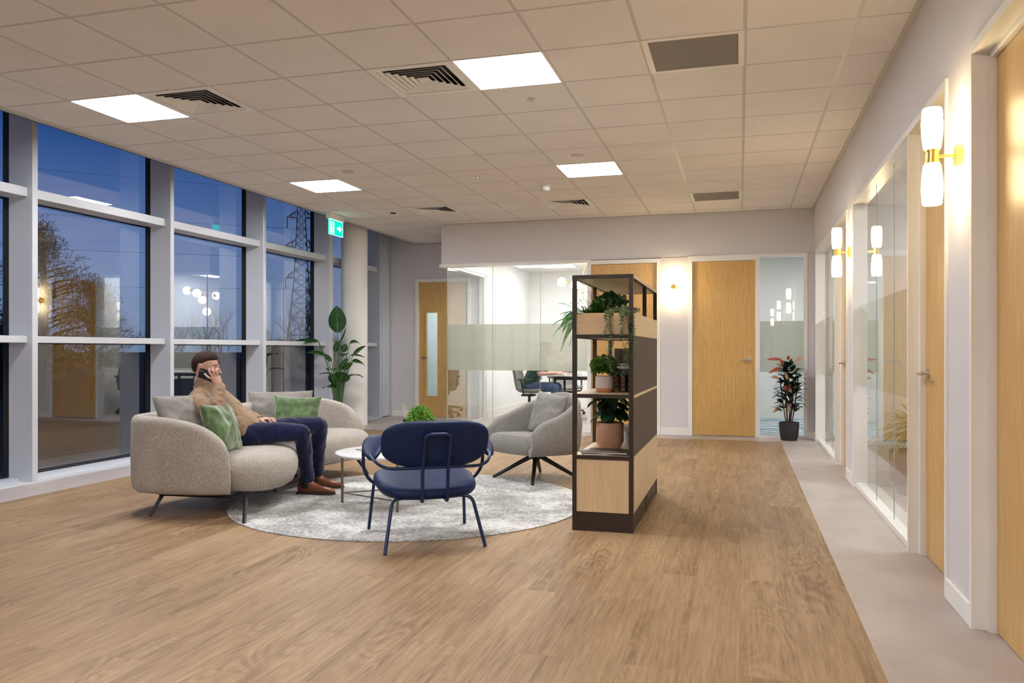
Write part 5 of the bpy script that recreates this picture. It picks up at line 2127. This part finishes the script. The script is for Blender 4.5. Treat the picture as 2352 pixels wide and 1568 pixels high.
for (f_, s_, z_), dd, up, L, Wd, dr, fo in PL:
    if L < .3:
        L, Wd = L * 1.22, Wd * 1.35
    e_ = L3(f_, s_, z_)
    dv = L3(*dd)
    b0 = L3(f_ * .15, s_ * .2, .28)
    mid = b0.lerp(e_, .55) + L3(-f_ * .12, 0, .06)
    ms.tube(crom([b0, mid, e_], 6), lerpr([.008, .006, .004], 6), 6)
    leaf(m, e_, dv, L3(*up), L, Wd, dr, fo, 10, paddle)
    sd = dv.normalized()
    mv = MB(); mv.tube([e_ + sd * L * t_ * (1 - .15 * dr * t_) - Vector((0, 0, 1)) * (dr * L * t_ * t_) for t_ in (0, .25, .5, .75, .95)], [.0045, .004, .003, .002, .001], 5)
    mv.build('midrib', M['midrib'], t)
m.build('foliage', M['leafd'], t, angle=180, normals=False)
ms.build('stem', M['stem'], t)

# ---- croton by the far side light
t = thing('croton_plant', 'dark croton with red and peach leaves in a charcoal pot by the side light', 'plant', (.605, 10.80, 0))
m = MB(); m.lathe([(.001, 0), (.095, 0), (.112, .06), (.122, .17), (.124, .225), (.118, .232), (.110, .225), (.105, .20), (.001, .20)], 36)
m.build('pot', M['potb'], t)
MB().lathe([(.001, .2), (.106, .2), (.001, .21)], 24).build('soil', M['soil'], t)
m = MB()
for k in range(6):
    a = k * 1.05
    m.tube(crom([(math.cos(a) * .03, math.sin(a) * .03, .19), (math.cos(a) * .07, math.sin(a) * .06, .45), (math.cos(a) * .11, math.sin(a) * .09, .80)], 5), .008, 6)
m.tube(crom([(0, 0, .19), (.01, 0, .5), (-.01, 0, .9)], 5), .010, 6)
m.build('stem', M['bark'], t)
m = MB(); r_ = random.Random(17)
for k in range(400):
    z = r_.uniform(.36, .98)
    u = (z - .36) / .62
    R_ = .10 + .10 * math.sin(PI * min(1, u * .75 + .22))
    a = r_.uniform(0, 2 * PI)
    rr = R_ * r_.uniform(.2, .8)
    d = Vector((math.cos(a), math.sin(a), r_.uniform(-.1, 1.0)))
    leaf(m, (math.cos(a) * rr, math.sin(a) * rr, z), d, (math.cos(a) * -.4, math.sin(a) * -.4, 1), r_.uniform(.08, .125), r_.uniform(.045, .065), r_.uniform(.0, .4), .15, 5)
m.build('foliage', M['crot'], t, angle=180, normals=False)
m = MB(); mr = MB()
for (x, z, dx, dz, L, red) in ((-.09, 1.03, -1, .1, .19, 1), (-.02, 1.02, .1, 1, .07, 1), (-.10, .93, -.9, -.35, .17, 1), (-.07, .96, -.5, .9, .10, 1), (-.06, .64, .2, .8, .08, 1), (-.03, .68, .5, .5, .07, 1),
                               (.06, 1.0, .8, .6, .14, 0), (-.13, .80, -1, .15, .09, 0), (.0, .68, .1, -1, .075, 0), (-.02, .48, .1, -1, .12, 0), (-.12, .42, -.7, -.6, .09, 0), (-.05, .86, .3, -.9, .09, 0)):
    leaf(mr if red else m, (x, -.12 if abs(x) < .09 else -.06, z), (dx, -.25, dz), (0, -1, .4), L, .045, .1, .2, 6)
m.build('peach_leaves', M['peach'], t, angle=180, normals=False)
mr.build('red_leaves', M['red'], t, angle=180, normals=False)

# ---- dracaena behind the glass
t = thing('dracaena_plant', 'spiky yellow-green dracaena in a big grey pot behind the office glass', 'plant', (1.36, 7.03, 0))
M['potg'] = simple('grey stone planter', (.16, .14, .14), .7)
m = MB(); m.lathe([(.001, 0), (.135, 0), (.185, .10), (.205, .26), (.20, .34), (.185, .35), (.18, .30), (.001, .30)], 36)
m.build('pot', M['potg'], t)
m = MB(); m.tube([(0, 0, .28), (.01, 0, .42), (0, 0, .56)], .03, 10)
m.build('trunk', M['bark'], t)
m = MB(); r_ = random.Random(23)
for k in range(170):
    d = rdir(r_, -.25, 1)
    leaf(m, (d.x * .03, d.y * .03, .52 + r_.uniform(-.08, .08)), d, (0, 0, 1), r_.uniform(.26, .42), .017, r_.uniform(.15, .6), .3, 7, lambda q_: math.sin(PI * min(1, q_ * .7 + .3)) ** .6 if q_ < 1 else .02)
m.build('foliage', M['drac'], t, angle=180, normals=False)
# ================================================================== OUTSIDE
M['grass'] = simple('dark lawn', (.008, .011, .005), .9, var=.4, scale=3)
M['twig'] = simple('bare twigs', (.035, .028, .022), .9, var=.3)
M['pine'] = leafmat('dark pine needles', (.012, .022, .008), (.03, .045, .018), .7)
M['steel'] = simple('galvanised lattice steel', (.055, .065, .08), .6, .3)
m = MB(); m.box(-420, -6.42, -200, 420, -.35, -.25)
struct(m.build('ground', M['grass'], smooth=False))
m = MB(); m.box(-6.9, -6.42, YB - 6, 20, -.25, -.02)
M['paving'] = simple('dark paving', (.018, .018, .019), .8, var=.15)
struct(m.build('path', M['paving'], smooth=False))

# bare trees: a few kinds, copied
def bare_tree(seed, h):
    r = random.Random(seed)
    m = MB()

    def br(p, d, L, rad, lev):
        n = 3
        pts = [p]
        q_ = p.copy()
        dd = d.copy()
        for i in range(n):
            dd = (dd + rdir(r) * .16 + Vector((0, 0, .05))).normalized()
            q_ = q_ + dd * L / n
            pts.append(q_.copy())
        m.tube(pts, [rad, rad * .85, rad * .7, rad * .5], 5 if lev < 2 else 3, caps=False)
        if lev >= 5:
            return
        k = 3 if lev > 0 else 5
        for i in range(k):
            a = pts[r.randint(1, n)] if i else pts[-1]
            nd = (dd * .8 + rdir(r, -.1, 1) * .75).normalized()
            br(a, nd, L * r.uniform(.6, .82), rad * .52, lev + 1)
    br(Vector((0, 0, -.3)), Vector((0, 0, 1)), h * .30, h * .018, 0)
    return m


def pt_at(px, depth):
    f_, c_, s_ = 1841.0, math.cos(.2768), math.sin(.2768)
    rr = (px - 1176.0) / f_
    return (depth * (c_ * rr - s_), depth * (s_ * rr + c_))


protos = []
for k, (sd, h) in enumerate(((1, 5.5), (2, 5.0), (5, 6.0))):
    t = thing('bare_tree', 'bare leafless tree', 'tree', (0, 0, 0), 0, 'bare trees beyond the windows')
    bare_tree(sd, h).build('branches', M['twig'], t, smooth=False, normals=False)
    protos.append(t)
# (metres along X, Y, scale)
spots = [(-17.9, 31.5, 1.0), (-19.6, 34.2, .8), (-22.5, 37.5, .95), (-18.2, 36.5, .85), (-20.3, 41.0, 1.0), (-27.0, 37.0, .8), (-31.0, 38.5, .9), (-16.4, 38.0, .9),
         (-14.8, 33.0, .95), (-33.5, 31.0, .7), (-37.0, 27.0, .75), (-13.2, 30.0, .62), (-24.5, 33.0, .8), (-40.0, 35.0, .85), (-13.6, 35.5, .9)]
NM = ['first', 'second', 'third', 'fourth', 'fifth', 'sixth', 'seventh', 'eighth', 'ninth', 'tenth', 'eleventh', 'twelfth', 'thirteenth', 'fourteenth', 'fifteenth']
for k, (x, y, s_) in enumerate(sorted(spots, key=lambda q: q[0] / q[1])):
    lab = 'bare leafless tree outside against the dusk sky, %s from the left' % NM[k]
    if k < 3:
        o = protos[k]
        o.location = (x, y, -.25); o['label'] = lab
    else:
        o = dup(protos[k % 3], (x, y, -.25), k * 1.7, lab)
    o.scale = (s_,) * 3

# evergreen tree at the left
def evergreen(seed, h, wd, nl):
    r = random.Random(seed)
    mt, mf = MB(), MB()
    mt.tube([(0, 0, -.3), (.1, 0, h * .5), (0, .1, h * .95)], [h * .035, h * .022, h * .006], 8)
    for k in range(nl):
        z = h * (.18 + .80 * (k / nl) ** .9)
        a = r.uniform(0, 2 * PI)
        L = wd * (1.05 - (z / h) ** 1.6) * r.uniform(.5, 1.1) + .15
        p0 = Vector((0, 0, z))
        p1 = p0 + Vector((math.cos(a), math.sin(a), .35)) * L
        mt.tube([p0, p0.lerp(p1, .5) + Vector((0, 0, .05 * L)), p1], [.03, .02, .01], 4, caps=False)
        for q_ in range(18):
            c_ = p0.lerp(p1, r.uniform(.35, 1.05)) + rdir(r) * .16
            for w_ in range(15):
                dd = (rdir(r, -.2, 1) + Vector((math.cos(a), math.sin(a), .6)) * .7).normalized()
                leaf(mf, c_ + rdir(r) * .13, dd, rdir(r), r.uniform(.05, .12), .017, .05, .1, 2)
    return mt, mf


for (x, y, h, wd, sd, lab) in ((-13.95, 13.3, 4.05, 1.15, 3, 'tall dark evergreen tree outside the leftmost window panes'),
                               (-17.3, 18.2, 3.3, 1.35, 4, 'smaller dark evergreen tree outside, to the right of the tall one')):
    t = thing('evergreen_tree', lab, 'tree', (x, y, -.25))
    mt, mf = evergreen(sd, h, wd, 44)
    mt.build('trunk', M['bark'], t, normals=False)
    mf.build('foliage', M['pine'], t, smooth=False, normals=False)

# hedge bank along the boundary
for (x, y, L, ang, lab) in ((-30, 28, 26, 2.3, 'long dark hedge beyond the windows, nearer stretch'), (-24, 47, 26, 2.6, 'long dark hedge beyond the windows, farther stretch')):
    m = MB(); r_ = random.Random(int(L + x))
    rows = []
    for i in range(41):
        u = -L / 2 + L * i / 40
        hh = 2.1 + noise.noise(Vector((u * .4, x, 0))) * .7
        rows.append([(u, -.9, 0), (u, -.8 + .2 * noise.noise(Vector((u, 1, 0))), hh * .6), (u, -.3, hh), (u, .4, hh * .95), (u, .9, hh * .5), (u, 1, 0)])
    m.grid(rows)
    for k in range(2600):
        u = r_.uniform(-L / 2, L / 2)
        hh = 2.1 + noise.noise(Vector((u * .4, x, 0))) * .7
        leaf(m, (u, r_.uniform(-.9, .5), r_.uniform(.1, 1) * hh), rdir(r_, 0, 1), rdir(r_), r_.uniform(.2, .5), .05, .1, .1, 2)
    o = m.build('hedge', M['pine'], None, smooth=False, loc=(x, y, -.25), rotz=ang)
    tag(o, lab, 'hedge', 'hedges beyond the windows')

# pylon
PX, PY = pt_at(692, 165.0)
t = thing('pylon', 'tall lattice electricity pylon outside with three pairs of arms', 'pylon', (PX, PY, -.25), .2768 + .25)
def half_w(z):
    pts = [(0, 3.2), (9, 2.15), (16, 1.45), (24, 1.05), (31, .72), (34.0, .05)]
    for (z0, w0), (z1, w1) in zip(pts[:-1], pts[1:]):
        if z <= z1:
            return w0 + (w1 - w0) * (z - z0) / (z1 - z0)
    return .05
m = MB()
tt = .085
levels = [0, 4.5, 8, 11, 13.6, 15.8, 17.8, 19.7, 21.5, 23.2, 24.8, 26.4, 28, 29.5, 31, 34.0]
cs = [(-1, -1), (1, -1), (1, 1), (-1, 1)]
for z0, z1 in zip(levels[:-1], levels[1:]):
    a, b = half_w(z0), half_w(z1)
    for k in range(4):
        c0, c1 = cs[k], cs[(k + 1) % 4]
        m.tube([(c0[0] * a, c0[1] * a, z0), (c0[0] * b, c0[1] * b, z1)], tt, 4)
        m.tube([(c0[0] * a, c0[1] * a, z0), (c1[0] * b, c1[1] * b, z1)], tt * .6, 4)
        m.tube([(c1[0] * a, c1[1] * a, z0), (c0[0] * b, c0[1] * b, z1)], tt * .6, 4)
        m.tube([(c0[0] * b, c0[1] * b, z1), (c1[0] * b, c1[1] * b, z1)], tt * .6, 4)
m.build('lattice_mast', M['steel'], t, smooth=False)
arms = []
for z, L in ((16.2, 3.1), (22.6, 3.7), (28.6, 2.8)):
    w_ = half_w(z)
    for s_ in (-1, 1):
        m = MB()
        tip = (s_ * L, 0, z)
        for y in (-w_, w_):
            m.tube([(s_ * w_, y, z), tip], tt * .8, 4)
            m.tube([(s_ * w_ * .9, y, z + 1.5), tip], tt * .8, 4)
            for q_ in (.33, .66):
                m.tube([(s_ * (w_ + (L - w_) * q_), y * (1 - q_), z), (s_ * (w_ + (L - w_) * (q_ - .2)), y * (1 - q_ + .2), z + 1.5 * (1 - q_ + .2))], tt * .5, 4)
        m.tube([tip, (s_ * L, 0, z - 2.3)], .10, 5)
        m.build('cross_arm', M['steel'], t, smooth=False)
        arms.append((s_ * L, z - 2.3))
rz = .2768 + .25
for n_, (lx_, z) in enumerate(sorted(arms, key=lambda q: (-q[1], q[0])) + [(0, 34.0)]):
    p0 = Vector((PX + lx_ * math.cos(rz), PY + lx_ * math.sin(rz), z - .25))
    run = Vector((-math.sin(rz), math.cos(rz), 0))
    pts = []
    for k in range(-24, 13):
        u = k / 24
        sag = 7.0 * (abs(u) * (1 - abs(u))) * 4 / 4 * 1.4
        side = Vector((math.cos(rz), math.sin(rz), 0))
        pts.append(p0 + (run * .35 + side * .94) * (-1 if k < 0 else 1) * abs(u) * 300 * .9 + Vector((0, 0, -sag * (1 if abs(u) <= 1 else 0))))
    o = MB().tube(pts, .016, 4).build('power_line', M['steel'], None, smooth=False)
    tag(o, 'thin power line crossing the dusk sky, %s from the top of the pylon' % ('second', 'third', 'fourth', 'fifth', 'sixth', 'lowest', 'topmost')[n_], 'cable', 'power lines')

# corridor seen through the glass slot of the alcove door
m = MB(); m.box(-6.3, -4.18, 14.6, 14.7, 0, 2.7)
struct(m.build('wall_corridor', M['wallw'], smooth=False))
m = MB(); m.box(-6.3, -4.18, YA + .12, 14.6, -.05, 0)
struct(m.build('floor', M['vinyl'], smooth=False))
m = MB(); m.box(-6.35, -4.18, YA + .12, 14.7, 2.7, 2.8); struct(m.build('ceiling', M['tile'], smooth=False))
m = MB(); m.box(-6.35, -6.3, YA + .12, 14.7, 0, 2.7); struct(m.build('wall_corridor_end', M['wallw'], smooth=False))
ceiling_light(-5.2, 13.7, 2.66, 'square lit panel in the corridor behind the alcove door', 'panel of the corridor', M['panelr'])
